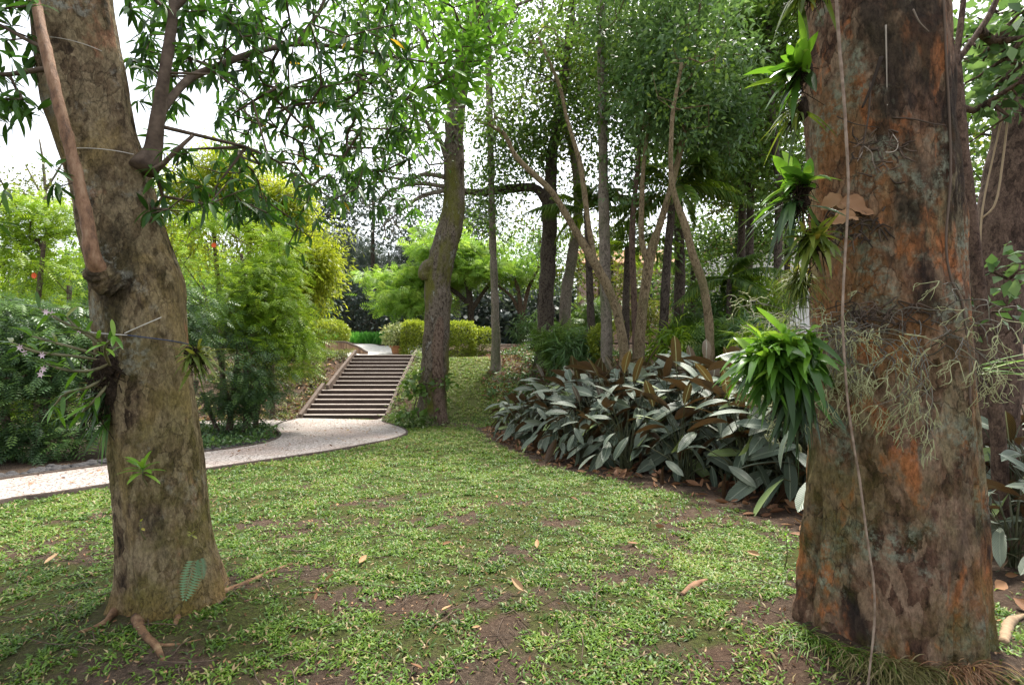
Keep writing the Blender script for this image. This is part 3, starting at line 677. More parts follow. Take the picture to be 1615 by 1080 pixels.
DRYL = grid_leaf(5, 5, ([0, .2, .55, .85, 1], [.01, .15, .2, .1, 0]), -.18, .5)
def bedpts(n):
    x = rng.uniform(-.8, 6.5, n); y = rng.uniform(1.9, 14, n); s = poly_sd(x, y, BED); k = (s > .12) & (s < rng.uniform(.2, 2.2, n)); return x[k], y[k]
scatter('leaf_litter', 4500, bedpts, .15, DRYL, LF_DRY, .015, 0, .75, .6)
def lawnpts(n):
    x = rng.uniform(-4, 2.2, n); y = 2+rng.random(n)**1.5*9; k = (np.abs(x) < y) & (poly_sd(x, y, PATH) < -.1); return x[k], y[k]
scatter('fallen_leaves', 60, lawnpts, .085, DRYL, LF_DRY, .03, .1, .93, .5)
def pathpts(n):
    x = rng.uniform(-9, -2.6, n); y = rng.uniform(5.5, 16, n); k = poly_sd(x, y, PATH) > .08; return x[k], y[k]
scatter('fallen_leaves', 420, pathpts, .07, DRYL, LF_DRY, .05, .0, .93, .4)
def crumbs(n):
    x = rng.uniform(-4, 2.6, n); y = 1.8+rng.random(n)**1.3*4; k = (np.abs(x) < y*1.05) & (poly_sd(x, y, PATH) < -.1); return x[k], y[k]
scatter('leaf_debris', 5200, crumbs, .022, DRYL, LF_DRY, .006, 0, .85, .8)
def sticks():
    mb = MB(); x = np.r_[rng.uniform(-3.5, 1.8, 420), rng.uniform(-.5, 3, 160)]; y = np.r_[rng.uniform(1.9, 4.5, 420), rng.uniform(4, 11, 160)]
    for a, b in zip(x, y):
        if abs(a) > b or poly_sd(np.array([a]), np.array([b]), PATH)[0] > -.1: continue
        if b > 5 and poly_sd(np.array([a]), np.array([b]), BED)[0] < .1: continue
        an = rng.random()*6.28; L = rng.uniform(.04, .16); q = np.array([[a+math.cos(an)*t*L+rng.normal(0, .006), b+math.sin(an)*t*L+rng.normal(0, .006), ground(a, b)+.015+rng.uniform(0, .01)] for t in (-1, -.3, .4, 1)])
        tube(mb, q, lin(4, .003, .0015), 4, rng.random())
    tag(mb.build('fallen_twigs', TWIG), kind='stuff')
sticks()
def loose(name, label, pts, r0, r1, col):
    m = Mat(name+'_bark', .85, .2); mm = m.done(m.ramp(m.noise(18, 6, .7), [(.3, tuple(c*.5 for c in col)), (.7, col)]), m.bump(m.noise(40, 5), .5, .01))
    g = np.array([G(*p) for p in pts]); c = crom(g, 24); rad = np.interp(np.linspace(0, 1, 24), [0, .5, 1], [r0, r1, r0*.5]); c[:, 2] += rad*.5
    mb = MB(); tube(mb, c, rad, 10, .5, .3, 16.); tag(mb.build(name, mm), label, 'root' if 'root' in name else 'stick')
loose('surface_root', 'short knobbly brown root breaking the bare lawn left of the flaking trunk', [(1075, 940), (1092, 928), (1110, 918), (1122, 914)], .014, .024, (.26, .15, .09))
loose('dead_branch', 'curved pale dead stick lying on the soil right of the flaking trunk', [(1583, 1018), (1590, 990), (1602, 978), (1618, 972)], .02, .026, (.34, .24, .15))
# ------------------------------------------------------------------ the bed of big silvery leaved plants
PADDLE = grid_leaf(11, 5, ([0, .06, .3, .55, .8, .93, 1], [.012, .06, .14, .158, .125, .06, 0.]), .18, .22)
PADDLE2 = grid_leaf(11, 5, ([0, .06, .3, .55, .8, .93, 1], [.012, .05, .12, .145, .115, .05, 0.]), .42, .35)
LF_CAL = leaf_mat('silver_green_paddle', [(0, (.035, .058, .032)), (.35, (.075, .105, .068)), (.7, (.13, .16, .115)), (.92, (.21, .24, .18)), (.95, (.14, .22, .08)), (1, (.22, .30, .10))], .12, .42, .4, under=(.075, .042, .02), veins=True)
LF_CALB = leaf_mat('maroon_backed_leaf', [(0, (.05, .03, .012)), (1, (.11, .065, .022))], .22, .4, .4, veins=True)
m = Mat('paddle_stalk', .5, .4); M_STALK = m.done(m.ramp(m.noise(6, 3), [(.3, (.035, .05, .02)), (.7, (.10, .10, .05))]))
def cal_mesh(seed, H, n):
    global rng
    keep = rng; rng = np.random.default_rng(seed)
    root = thing('paddle_leaf_plant', None, None); st = MB(); lf = MB(); ul = MB()
    for k in range(n):
        u = (k+.5)/n; az = k*2.4+rng.normal(0, .4); h = H*(.22+.72*u**.9)*rng.uniform(.9, 1.06); rad = (.66-.40*u)*H*.6*rng.uniform(.7, 1.3)+.05
        b = np.array([rng.normal(0, .07), rng.normal(0, .07), -.05]); e = np.array([math.cos(az)*rad, math.sin(az)*rad, h])
        mid = (b+e)/2+np.array([-math.cos(az)*rad*.15, -math.sin(az)*rad*.15, .12*h])
        c = crom([b, mid, e], 9); tube(st, c, lin(9, .011, .006), 5, .5)
        up = u > .75 and rng.random() < .11
        if up:
            pitch = rng.uniform(.9, 1.45); a2 = az+rng.normal(0, .6)
        else:
            pitch = np.interp(u, [0, .35, .75, 1], [-.7, -.4, .1, .65])+rng.normal(0, .42); a2 = az+rng.normal(0, .8)
        d = np.array([[math.cos(a2)*math.cos(pitch), math.sin(a2)*math.cos(pitch), math.sin(pitch)]])
        L = rng.uniform(.36, .58)*(.85 if up else 1)
        T = PADDLE if (up or rng.random() < .5) else PADDLE2
        upv = (0, 0, 1) if not up else (-math.cos(a2), -math.sin(a2), .3)
        inst(ul if up else lf, T, e[None], frames(d, upv, .4), L, np.array([rng.random()*.93 if rng.random() < .93 else 1.]))
    lf.build('leaves', LF_CAL, root, local=True); ul.build('upright_leaves', LF_CALB, root, local=True); st.build('stalks', M_STALK, root, local=True)
    rng = keep
    return root
def dup(root, loc, rz, sc, label, cat, group):
    r = root.copy(); COL.objects.link(r); r.location = loc; r.rotation_euler = (0, 0, rz); r.scale = (sc,)*3; tag(r, label, cat, group)
    for ch in root.children:
        c = ch.copy(); COL.objects.link(c); c.parent = r
    return r
CAL = [cal_mesh(100+i, h, n) for i, (h, n) in enumerate(((1.25, 36), (1.35, 38), (1.15, 33), (1.4, 38), (1.2, 35)))]
used = [False]*5
def put_cal(i, x, y, rz, sc, label, group):
    loc = (x, y, ground(x, y)); o = CAL[i]
    if not used[i]:
        used[i] = True; o.location = loc; o.rotation_euler = (0, 0, rz); o.scale = (sc,)*3; tag(o, label, 'plant', group); return o
    return dup(o, loc, rz, sc, label, 'plant', group)
LB1 = 'silvery grey green paddle leaved clump in the long bed beside the lawn'
LB2 = 'silvery paddle leaved clump in the dark corner right of the big trunk'
pts = []
tries = 0
while len(pts) < 95 and tries < 6000:
    tries += 1
    x = rng.uniform(-.9, 4.6); y = rng.uniform(3.9, 12.8); s = poly_sd(np.array([x]), np.array([y]), BED)[0]
    if s < .7 or s > 3.4 or x/y > .66 or y > 12.4: continue
    if all(math.hypot(x-a, y-b) > .44 for a, b in pts): pts.append((x, y))
for k, (x, y) in enumerate(sorted(pts, key=lambda p: p[1])):
    s = poly_sd(np.array([x]), np.array([y]), BED)[0]
    put_cal(k % 5, x, y, rng.random()*6.28, np.interp(s, [.6, 1.7], [.72, 1.25])*rng.uniform(.92, 1.1)*np.interp(y, [5, 12], [1, .9]), LB1, 'silvery paddle leaved plants in the bed')
for k, (px, Y, sc) in enumerate(((1585, 4.6, .75), (1640, 4.2, .7), (1600, 3.6, .5), (1690, 3.5, .6), (1560, 5.6, .8), (1650, 5.6, .9), (1720, 4.8, .8))):
    put_cal(k % 5, (px-CX)/F*Y, Y, rng.random()*6.28, sc, LB2, 'silvery paddle leaved plants right of the trunk')
# ------------------------------------------------------------------ trees behind
DARKBARK = bark('dark_bark', [(.3, (.018, .014, .012)), (.5, (.05, .037, .03)), (.7, (.10, .08, .065))], (), 1.6, None, None, .6)
GREYBARK = bark('grey_bark', [(.3, (.07, .055, .045)), (.5, (.15, .125, .10)), (.7, (.25, .21, .17))], (((.10, .12, .05), 2.2, .5, .65, .6, .4, 3.),), 1.8, None, None, .5)
TANBARK = bark('tan_bark', [(.3, (.05, .036, .022)), (.5, (.13, .092, .052)), (.7, (.23, .175, .105))], (((.14, .13, .06), 2.2, .52, .66, .6, .4, 3.),), 1.8, None, None, .5)
MOSSBARK = bark('mossy_bark', [(.3, (.03, .024, .018)), (.5, (.08, .062, .045)), (.7, (.16, .13, .10))], (((.12, .12, .02), 1.6, .48, .6, .85, .35, 6.), ((.3, .3, .28), 6, .6, .66, .7, .6, 2.)), 1.5, None, None, .6)
REDBARK = bark('red_brown_bark', [(.3, (.03, .02, .016)), (.5, (.085, .055, .042)), (.7, (.15, .10, .075))], (), 1.7, None, None, .6)
LF_DARK = leaf_mat('deep_green_leaf', [(0, (.04, .08, .015)), (.5, (.09, .175, .028)), (.85, (.17, .27, .06)), (1, (.23, .26, .06))], .4, .4, .45)
LF_BLUE = leaf_mat('blue_green_leaf', [(0, (.04, .085, .03)), (.5, (.10, .19, .065)), (1, (.20, .31, .13))], .4, .4, .45)
LF_OLIVE = leaf_mat('olive_leaf', [(0, (.05, .065, .012)), (.5, (.11, .14, .02)), (1, (.22, .24, .035))], .45, .45, .4)
LF_LIME = leaf_mat('lime_leaf', [(0, (.11, .22, .03)), (.5, (.22, .38, .06)), (1, (.38, .52, .11))], .42, .45, .35)
LF_YELL = leaf_mat('yellow_green_leaf', [(0, (.12, .17, .012)), (.5, (.27, .34, .025)), (1, (.45, .48, .06))], .5, .45, .35)
LF_FEATH = leaf_mat('fresh_feather_leaf', [(0, (.06, .12, .012)), (.4, (.17, .30, .02)), (1, (.42, .56, .06))], .35, .4, .4)
LF_FDARK = leaf_mat('dark_feather_leaf', [(0, (.03, .06, .028)), (.5, (.065, .13, .045)), (.9, (.13, .23, .05)), (1, (.2, .32, .06))], .3, .4, .4)
LF_CONI = leaf_mat('grey_green_needle', [(0, (.035, .055, .05)), (.5, (.06, .085, .075)), (1, (.10, .13, .11))], .25, .5, .35)
QUAD = T_quad(.28, .12); FOLD = T_fold(.2, .15); QN = T_quad(.13, .2)
FROND = T_frond(5, .40, .062, .3); FROND2 = T_frond(6, .42, .06, .3); NEED = T_frond(6, .3, .03, .4)
def blobpts(blobs, Y):
    out = []
    for (px, py, rx, ry, dy, ry2, n) in blobs:
        u = sph(n)*(rng.random((n, 1))**.42); yy = Y+dy+u[:, 1]*ry2
        c = P(px, py, Y+dy); s = (Y+dy)/F
        q = np.stack([c[0]+u[:, 0]*rx*s, yy, c[2]+u[:, 2]*ry*s], -1); out.append(q)
    T = np.vstack(out); T = T[T[:, 2] > terrain(T[:, 0], T[:, 1])+.15]
    keep = fbm(T*.8+31, 2) > -.12                       # holes in the crown
    return T[keep]
def tree(name, label, cat, Y, trunks, bk, blobs, T, mat, n=22, spread=.3, size=.16, group=None, sides=12, twig=.008, extra=None, out=.8, droop=.25, flat=.7, roll=.6, branches=True, part='crown', tscale=1.):
    p0 = trunks[0][0]; x0 = (p0[0]-CX)/F*Y
    root = thing(name, label, cat, (x0, Y, ground(x0, Y)), group)
    tb = MB(); nodes = []; wk = .8 if bk is TANBARK else 1.
    for ti, tr in enumerate(trunks):
        pts = [np.r_[P(p[0], p[1], Y+(p[3] if len(p) > 3 else 0)), wk*p[2]*Y/F] for p in tr]
        if ti == 0 or tr[0][1] > 520:                    # run down into the ground
            g = ground(pts[0][0], pts[0][1]); b = pts[0].copy()
            if b[2] > g+.05: b[2] = g-.1; b[3] *= 1.15; pts = [b]+pts
            else: pts[0][2] = g-.15
        c = crom(pts, max(24, len(pts)*12)); c[:, :2] += .02*fbm(c[:, :3]*1.3+ti, 2)[:, None]
        rr = c[:, 3].clip(.008)
        if ti == 0: h = c[:, 2]-c[0, 2]; rr = rr*(1+.3*np.exp(-h/.3))
        tube(tb, c[:, :3], rr, sides, .5, .13, 2.5); k = len(c)//3 if ti == 0 else 3
        nodes.append(c[k::3, :3])
    nodes = np.vstack(nodes)
    C = blobpts(blobs, Y) if blobs else np.zeros((0, 3))
    if len(C) and branches: sub = C[rng.permutation(len(C))[:min(len(C), 160)]]; grow(nodes, sub, .03, tb, twig, 5, .42, .09)
    tb.build('trunk', bk, root)
    if len(C):
        lv = MB(); leaves_at(lv, T, C, n, spread, size, out=out, droop=droop, flat=flat, roll=roll, tmix=.35 if part == 'foliage' else .55)
        lv.build(part, mat, root)
    if extra: extra(root, nodes)
    return root
# --- the tree with the curved double trunk in the middle
def mid_extra(root, nodes):
    b = MB(); Y = 15.
    c = crom([P(*p) for p in ((694, 668, 14.75), (691, 620, 14.7), (689, 560, 14.72), (694, 500, 14.8))], 40); tube(b, c, np.interp(np.linspace(0, 1, 40), [0, .15, 1], [.25, .19, .15]), 14, .5, .12, 3.)
    b.build('second_stem', bark('brown_stem_bark', [(.3, (.03, .02, .014)), (.5, (.09, .058, .04)), (.7, (.17, .12, .09))], (((.12, .12, .02), 1.6, .55, .66, .6, .35, 6.),), 1.6, None, None, .5), root)
    b = MB(); c = crom([P(*p) for p in ((690, 415, 14.9), (676, 420, 14.8), (668, 428, 14.75), (672, 440, 14.8))], 14); tube(b, c, np.array([.16, .2, .2, .17, .14]).repeat(3)[:14], 10, .5, .3, 5.); b.build('burl', MOSSBARK, root)
    b = MB()
    for s in ((703, 250, 690, 215, 640, 160, 590, 120), (704, 295, 660, 290, 620, 300, 575, 330), (703, 300, 665, 310, 630, 335, 600, 360), (704, 280, 670, 275, 640, 283, 560, 270), (716, 150, 690, 110, 660, 40, 640, -30), (740, 60, 790, 20, 860, -10, 900, -40)):
        c = crom([P(s[i], s[i+1], 15-.15*i) for i in range(0, 8, 2)], 30); tube(b, c, lin(30, .075, .012), 7, .5, .1, 3.)
        for k in range(8):
            a = c[rng.integers(8, 29)]; q = np.array([a, a+rng.normal(0, .35, 3), a+rng.normal(0, .8, 3)+[-.3, 0, 0]]); tube(b, crom(q, 8), lin(8, .018, .006), 4)
    b.build('bare_branches', GREYBARK, root)
tree('curved_tree', 'mossy double trunked tree that curves and swells half way up beside the stairs', 'tree', 15., [[(682, 640, 22), (686, 560, 21), (691, 490, 20), (690, 440, 21), (703, 385, 20), (716, 325, 17.5), (716, 250, 15.5), (717, 190, 15), (726, 120, 14), (745, 40, 13), (768, -60, 11)]], MOSSBARK,
    [(640, 240, 75, 70, -1, 1.5, 40), (620, 120, 90, 80, -1, 2, 45), (600, 20, 120, 60, -1, 2, 60), (760, -60, 120, 70, 0, 2, 40), (690, 60, 60, 60, -.5, 2, 20)], FOLD, LF_DARK, 26, .32, .17, extra=mid_extra)
def leafbush(name, label, cat, px, py, Y, rx, ry, ryd, n, T, mat, nl=14, spread=.12, size=.14, stems=6, group=None, out=.9, droop=.2, flat=.8, part='foliage', blobs=None, bk=None, flat_top=None):
    x0 = (px-CX)/F*Y; g = ground(x0, Y); root = thing(name, label, cat, (x0, Y, g), group)
    bl = blobs or [(px, py, rx, ry, 0, ryd, n)]; C = []
    for b in bl:
        u = sph(b[6])*(rng.random((b[6], 1))**.33); s = (Y+b[4])/F; c = P(b[0], b[1], Y+b[4])
        C.append(np.stack([c[0]+u[:, 0]*b[2]*s, Y+b[4]+u[:, 1]*b[5], c[2]+u[:, 2]*b[3]*s], -1))
    C = np.vstack(C); C = C[C[:, 2] > terrain(C[:, 0], C[:, 1])+.05]
    st = MB(); sub = C[rng.permutation(len(C))[:min(len(C), 90)]]
    grow(np.array([[x0+a*.04, Y+b*.04, g-.05+k*.12] for k, (a, b) in enumerate(((0, 0), (1, 0), (0, 1)))]), sub, .02, st, .005, 5, .42, .05)
    st.build('stems', bk or TWIG, root)
    lv = MB(); leaves_at(lv, T, C, nl, spread, size, out=out, droop=droop, flat=flat); lv.build(part, mat, root)
    return root
leafbush('climbing_plant', 'green broad leaved climber at the foot of the curved double trunk', 'plant', 660, 625, 14.55, 26, 34, .45, 70, T_fold(.36, .2), LF_DARK, 6, .12, .2, 4, blobs=[(664, 612, 18, 22, 0, .4, 20), (650, 655, 34, 9, 0, .5, 22), (705, 608, 8, 16, 0, .3, 7)])
# --- straight and leaning trunks, left to right
tree('slender_tree', 'slender straight pale trunk standing on the upper lawn right of the curved tree', 'tree', 19.3, [[(782, 572, 7.5), (781, 480, 6), (777, 380, 5.5), (774, 250, 5), (771, 120, 5), (768, -60, 4)]], GREYBARK,
    [(785, 330, 60, 60, 0, 1.5, 60), (765, 225, 45, 70, 0, 1.5, 44), (800, 250, 50, 50, 0, 1.5, 22), (760, -20, 90, 70, 0, 2, 50)], QUAD, LF_DARK, 26, .36, .17)
tree('dark_trunk_tree', 'thick almost black trunk with one heavy horizontal limb reaching left', 'tree', 20., [[(858, 566, 14), (861, 480, 12.5), (866, 380, 12), (867, 320, 12), (870, 250, 8.5), (884, 160, 7), (900, 40, 6), (905, -60, 5)], [(864, 320, 8), (845, 298, 7), (810, 297, 7), (765, 303, 6), (725, 302, 5)]], DARKBARK,
    [(850, 60, 120, 100, 0, 2.5, 170), (830, 220, 60, 70, -.5, 1.5, 90), (900, 200, 50, 100, 0, 2, 90), (800, 90, 60, 70, 0, 1.5, 60), (845, 350, 40, 25, 0, 1, 10)], QUAD, LF_DARK, 30, .42, .18)
tree('olive_tree', 'olive leaved tree with a grey trunk between the black trunk and the leaning one', 'tree', 20.5, [[(890, 566, 10), (893, 470, 9), (903, 400, 8), (912, 330, 7), (905, 250, 6), (885, 180, 5)]], GREYBARK,
    [(850, 200, 70, 70, 0, 1.5, 90), (905, 250, 40, 60, 0, 1.5, 50), (825, 345, 40, 40, 0, 1, 22), (915, 130, 70, 60, 0, 2, 50)], QUAD, LF_OLIVE, 28, .4, .17)
tree('leaning_tree', 'tan trunk leaning steeply left from behind the silvery bed', 'tree', 14., [[(985, 565, 11), (975, 500, 9.5), (960, 455, 9.5), (935, 410, 9), (905, 360, 7.5), (872, 305, 6.5), (838, 272, 6), (812, 245, 5), (795, 212, 4), (770, 195, 3.5)], [(938, 415, 6), (925, 330, 5), (915, 260, 5), (895, 190, 4), (880, 130, 3.5), (850, 60, 3)]], TANBARK,
    [(770, 185, 60, 40, 0, 1, 22), (800, 160, 50, 50, 0, 1, 16), (870, 100, 60, 60, 0, 1.5, 30)], QUAD, LF_DARK, 24, .3, .13)
tree('tall_straight_tree', 'tall straight grey trunk right of where the tan trunk leans away', 'tree', 16., [[(957, 558, 9), (955, 450, 8.5), (952, 300, 8), (949, 100, 7), (945, -80, 6)]], GREYBARK,
    [(960, -20, 130, 90, 0, 2.5, 130), (985, 120, 60, 80, .5, 1.5, 70), (940, 200, 30, 60, 0, 1, 16)], QUAD, LF_DARK, 28, .36, .16)
tree('thin_tree', 'thin reddish trunk just left of the forked tree', 'tree', 15.5, [[(1003, 560, 6), (1000, 470, 5), (997, 400, 5), (999, 330, 4), (1008, 240, 3.5), (1014, 150, 3)]], REDBARK,
    [(1000, 260, 50, 90, 0, 1.2, 50), (1030, 130, 60, 90, 0, 1.5, 40)], QUAD, LF_BLUE, 26, .32, .15)
tree('forked_tree', 'pale trunk forking into two limbs behind the middle of the silvery bed', 'tree', 14.5, [[(1008, 562, 11), (1012, 500, 10), (1018, 450, 10), (1024, 408, 10), (1042, 350, 7), (1060, 290, 6.5), (1080, 200, 5.5), (1092, 90, 5), (1110, -50, 4)], [(1023, 415, 7), (1012, 380, 5.5), (1012, 320, 5), (1016, 250, 4), (1030, 160, 3)]], TANBARK,
    [(1080, 120, 110, 110, 0, 2, 200), (1040, 190, 70, 60, 0, 1.5, 90), (1130, 200, 60, 60, .5, 1.5, 70), (1030, 20, 120, 70, 0, 2, 110), (1010, 150, 60, 80, .5, 1.5, 70)], FOLD, LF_BLUE, 32, .26, .22)
tree('bare_stem_tree', 'knotty orange tan stem bare up to the palm fronds at the right of the bed', 'tree', 12., [[(1120, 572, 9), (1119, 520, 8.5), (1114, 478, 8.5), (1106, 440, 8), (1092, 400, 8), (1080, 355, 7), (1066, 315, 6), (1058, 270, 5), (1060, 190, 4), (1075, 100, 3)]], TANBARK,
    [(1090, 130, 70, 80, .3, 1.2, 40)], QUAD, LF_DARK, 24, .3, .13)
for k, (px, Y, top, lab) in enumerate(((1185, 19., 250, 'dark twin-like slim trunk seen through the gap before the white building'), (1172, 20., 200, 'slim dark trunk close left of another before the white building'), (1230, 17, 100, 'dark leaved tree crowding the left edge of the flaking trunk'))):
    tree('shade_tree', lab, 'tree', Y, [[(px, 560, 7), (px-4, 450, 6), (px-2, 300, 5.5), (px-14, 160, 5), (px-20, -40, 4)]], DARKBARK,
        [(px-20, 90, 110, 120, 0, 2.5, 190), (px-10, 260, 85, 80, .5, 2, 110), (px+20, 0, 120, 70, 0, 2, 110)], QUAD, (LF_DARK, LF_OLIVE, LF_DARK)[k], 32, .34, .2)
tree('shade_tree', 'broad dark crown hanging over the middle of the wood above the palms', 'tree', 22., [[(1068, 540, 8), (1072, 400, 8), (1060, 200, 7), (1040, -60, 6)]], DARKBARK,
    [(980, 60, 140, 110, 0, 3, 220), (1100, 40, 150, 110, 0, 3, 240), (1160, 180, 110, 90, 0, 3, 170), (1060, 210, 120, 90, 0, 3, 140), (1010, 380, 60, 40, 0, 2, 20)], QUAD, LF_DARK, 34, .42, .26)
# --- right edge
def vine_extra(root, nodes):
    vb = MB(); m = Mat('pale_vine', .8, .2); vm = m.done((.32, .24, .15))
    for pp in (((1552, 560, 4.55), (1545, 480, 4.5), (1548, 345, 4.55), (1568, 240, 4.58), (1590, 150, 4.6), (1612, 100, 4.6)), ((1548, 345, 4.55), (1570, 320, 4.5), (1582, 250, 4.52), (1592, 160, 4.55), (1600, 60, 4.6))):
        tube(vb, crom([P(*p) for p in pp], 40), .008, 6, .5, .1, 20.)
    vb.build('climbing_vine', vm, root)
tree('thick_leaning_tree', 'thick dark brown trunk leaning off the right edge with pale vines on it', 'tree', 5., [[(1560, 760, 36), (1566, 560, 36), (1572, 430, 36), (1584, 330, 36), (1608, 200, 34), (1640, 60, 30), (1680, -80, 26)]], REDBARK,
    [(1560, 60, 60, 80, .3, .6, 30), (1640, 40, 60, 60, 0, .5, 30)], T_fold(.3, .2), LF_BLUE, 7, .16, .17, extra=vine_extra, sides=24)
tree('thin_leaning_tree', 'slender reddish stem close against the right side of the flaking trunk', 'tree', 4.2, [[(1578, 770, 10), (1572, 660, 10), (1560, 560, 9.5), (1545, 460, 9), (1533, 360, 9), (1522, 260, 8.5), (1512, 160, 8), (1506, 90, 7)], [(1507, 100, 5), (1530, 70, 4), (1560, 25, 4), (1580, -20, 3)], [(1507, 100, 4), (1515, 40, 4), (1524, -40, 3)]], REDBARK,
    [(1585, 60, 40, 70, .2, .4, 40), (1600, 130, 30, 40, .1, .3, 18), (1545, 170, 25, 60, .3, .3, 14), (1590, 430, 30, 30, 0, .2, 6), (1575, 500, 30, 40, 0, .2, 6)], T_fold(.3, .2), LF_BLUE, 6, .1, .12)
tree('understory_tree', 'dark green tree filling the gap behind the slender reddish stem', 'tree', 9., [[(1640, 560, 8), (1630, 400, 7), (1600, 200, 6), (1580, -20, 5)]], DARKBARK,
    [(1560, 100, 90, 130, 0, 1.5, 100), (1600, 300, 90, 100, 0, 1.5, 70), (1640, 480, 80, 80, 0, 1, 40)], QUAD, LF_DARK, 28, .3, .14)
# --- palms
def palm(label, px, py, Y, n, L, trunk, th=7, tilt=0):
    x0 = (trunk[0]-CX)/F*Y; root = thing('palm_tree', label, 'palm', (x0, Y, ground(x0, Y)))
    b = MB(); c = crom([np.array([x0, Y, ground(x0, Y)-.1]), P((trunk[0]+px)/2+tilt, (trunk[1]+py)/2, Y), P(px, py, Y)], 40); tube(b, c, lin(40, th*1.2*Y/F, th*.8*Y/F), 12, .5, .1, 6.); b.build('trunk', DARKBARK, root)
    top = c[-1]
    for k in range(n):
        az = k*2.4+rng.normal(0, .3); el = rng.uniform(-.1, 1.15); fl = L*rng.uniform(.8, 1.1); t = np.linspace(0, 1, 26)
        r = fl*(t*math.cos(el)+.12*t*t); z = fl*(t*math.sin(el)-.55*t**2.2)
        q = top+np.stack([np.cos(az)*r, np.sin(az)*r, z], -1); f = MB(); tube(f, q, lin(26, .022, .004), 5, .4)
        Tn = nrm(np.gradient(q, axis=0)); ii = np.repeat(np.linspace(3, 25, 60), 2); qq = np.stack([np.interp(ii, np.arange(26), q[:, a]) for a in range(3)], -1); tt = np.stack([np.interp(ii, np.arange(26), Tn[:, a]) for a in range(3)], -1)
        sd = np.tile([1., -1.], 60)[:, None]; side = nrm(np.cross(tt, [0, 0, 1.]))*sd
        d = tt*.7+side+np.array([0, 0, -.35])+rng.normal(0, .06, tt.shape); ln = fl*.27*np.sin(PI*np.clip(ii/25*.85+.13, 0, 1))
        inst(f, T_fold(.045, .35), qq, frames(d, np.array([0, 0, 1.]), .1), ln, rng.random(120))
        f.build('frond', LF_DARK if k % 3 else LF_FEATH, root)
palm('feather palm with arching dark fronds behind the orange tan stem', 1062, 300, 16., 15, 2.5, (1040, 560))
palm('shorter feather palm between the leaning and the straight grey trunks', 925, 335, 18., 12, 2.3, (935, 560), 6)
palm('small palm behind the left limb of the forked tree', 990, 390, 21., 10, 2.2, (985, 560), 6)
palm('low spreading palm deep in the shade at the right of the wood', 1150, 440, 16., 12, 1.9, (1150, 560), 5)
# --- bright acacia and other trees across the terrace
def layers(px, py, rx, n, ry=9): return [(px+rng.uniform(-.55, .55)*rx, py+rng.uniform(-1, 1)*48, rx*rng.uniform(.3, .5), ry, rng.uniform(-1.5, 1.5), 1.6, 26) for k in range(n)]
tree('feathery_tree', 'bright lime feathery tree in flat layers behind the clipped hedge', 'tree', 28., [[(745, 545, 6), (742, 480, 5), (735, 440, 4), (720, 400, 3)], [(743, 490, 4), (770, 450, 3), (800, 410, 2.5)], [(741, 480, 4), (690, 440, 3), (640, 420, 2.5), (610, 430, 2)]], DARKBARK,
    layers(655, 435, 85, 9)+layers(745, 420, 85, 9)+layers(805, 440, 45, 4)+[(640, 480, 60, 14, 0, 1.5, 40), (700, 370, 50, 22, 0, 1.5, 30), (780, 395, 50, 22, 0, 1.5, 30)], FROND2, LF_LIME, 14, .42, .5, out=1, droop=.1, flat=.25)
tree('multi_stem_tree', 'low tree with bare reddish stems fanning up right of the lime feathery tree', 'tree', 27., [[(825, 545, 5), (823, 500, 4), (815, 450, 3), (800, 420, 2)], [(824, 510, 3), (832, 460, 3), (850, 420, 2)], [(824, 505, 3), (808, 470, 2.5), (785, 450, 2)]], REDBARK,
    [(830, 410, 50, 25, 0, 1.5, 26), (800, 440, 30, 20, 0, 1, 12), (840, 380, 60, 30, 0, 1.5, 26)], QUAD, LF_BLUE, 26, .45, .2)
for k, (px, top, w_) in enumerate(((488, 330, 34), (520, 372, 26), (548, 352, 34), (585, 380, 30), (612, 398, 30), (650, 365, 40), (455, 360, 40))):
    Y = 40.+(k % 3)*1.5
    tree('tall_conifer', ('leftmost', 'second', 'third', 'fourth', 'fifth', 'sixth', 'hidden')[k]+' grey green tree from the left in the hazy dark row beyond the terrace', 'tree', Y, [[(px, 535, 3), (px+2, 450, 2.5), (px+1, top, 1.5)]], GREYBARK,
        [(px, (top+520)/2, w_*.9, (520-top)/2, 0, 2, 150), (px, top+40, w_*.6, 40, 0, 1.5, 60)], NEED, LF_CONI, 12, .55, .75, group='row of hazy trees beyond the terrace', out=.5, droop=.5, flat=1.)
for k, (px, py, rx, ry, Y, mt, lab) in enumerate(((560, 480, 80, 45, 34., LF_CONI, 'dark shrubbery along the back of the iris bed'), (660, 500, 60, 40, 33., LF_CONI, 'dark shrub mass behind the potted plant'), (470, 470, 40, 50, 30., LF_BLUE, 'dark bush behind the round clipped bush'))):
    leafbush('background_bush', lab, 'bush', px, py, Y, rx, ry, 2, 120, QUAD, mt, 26, .45, .28)
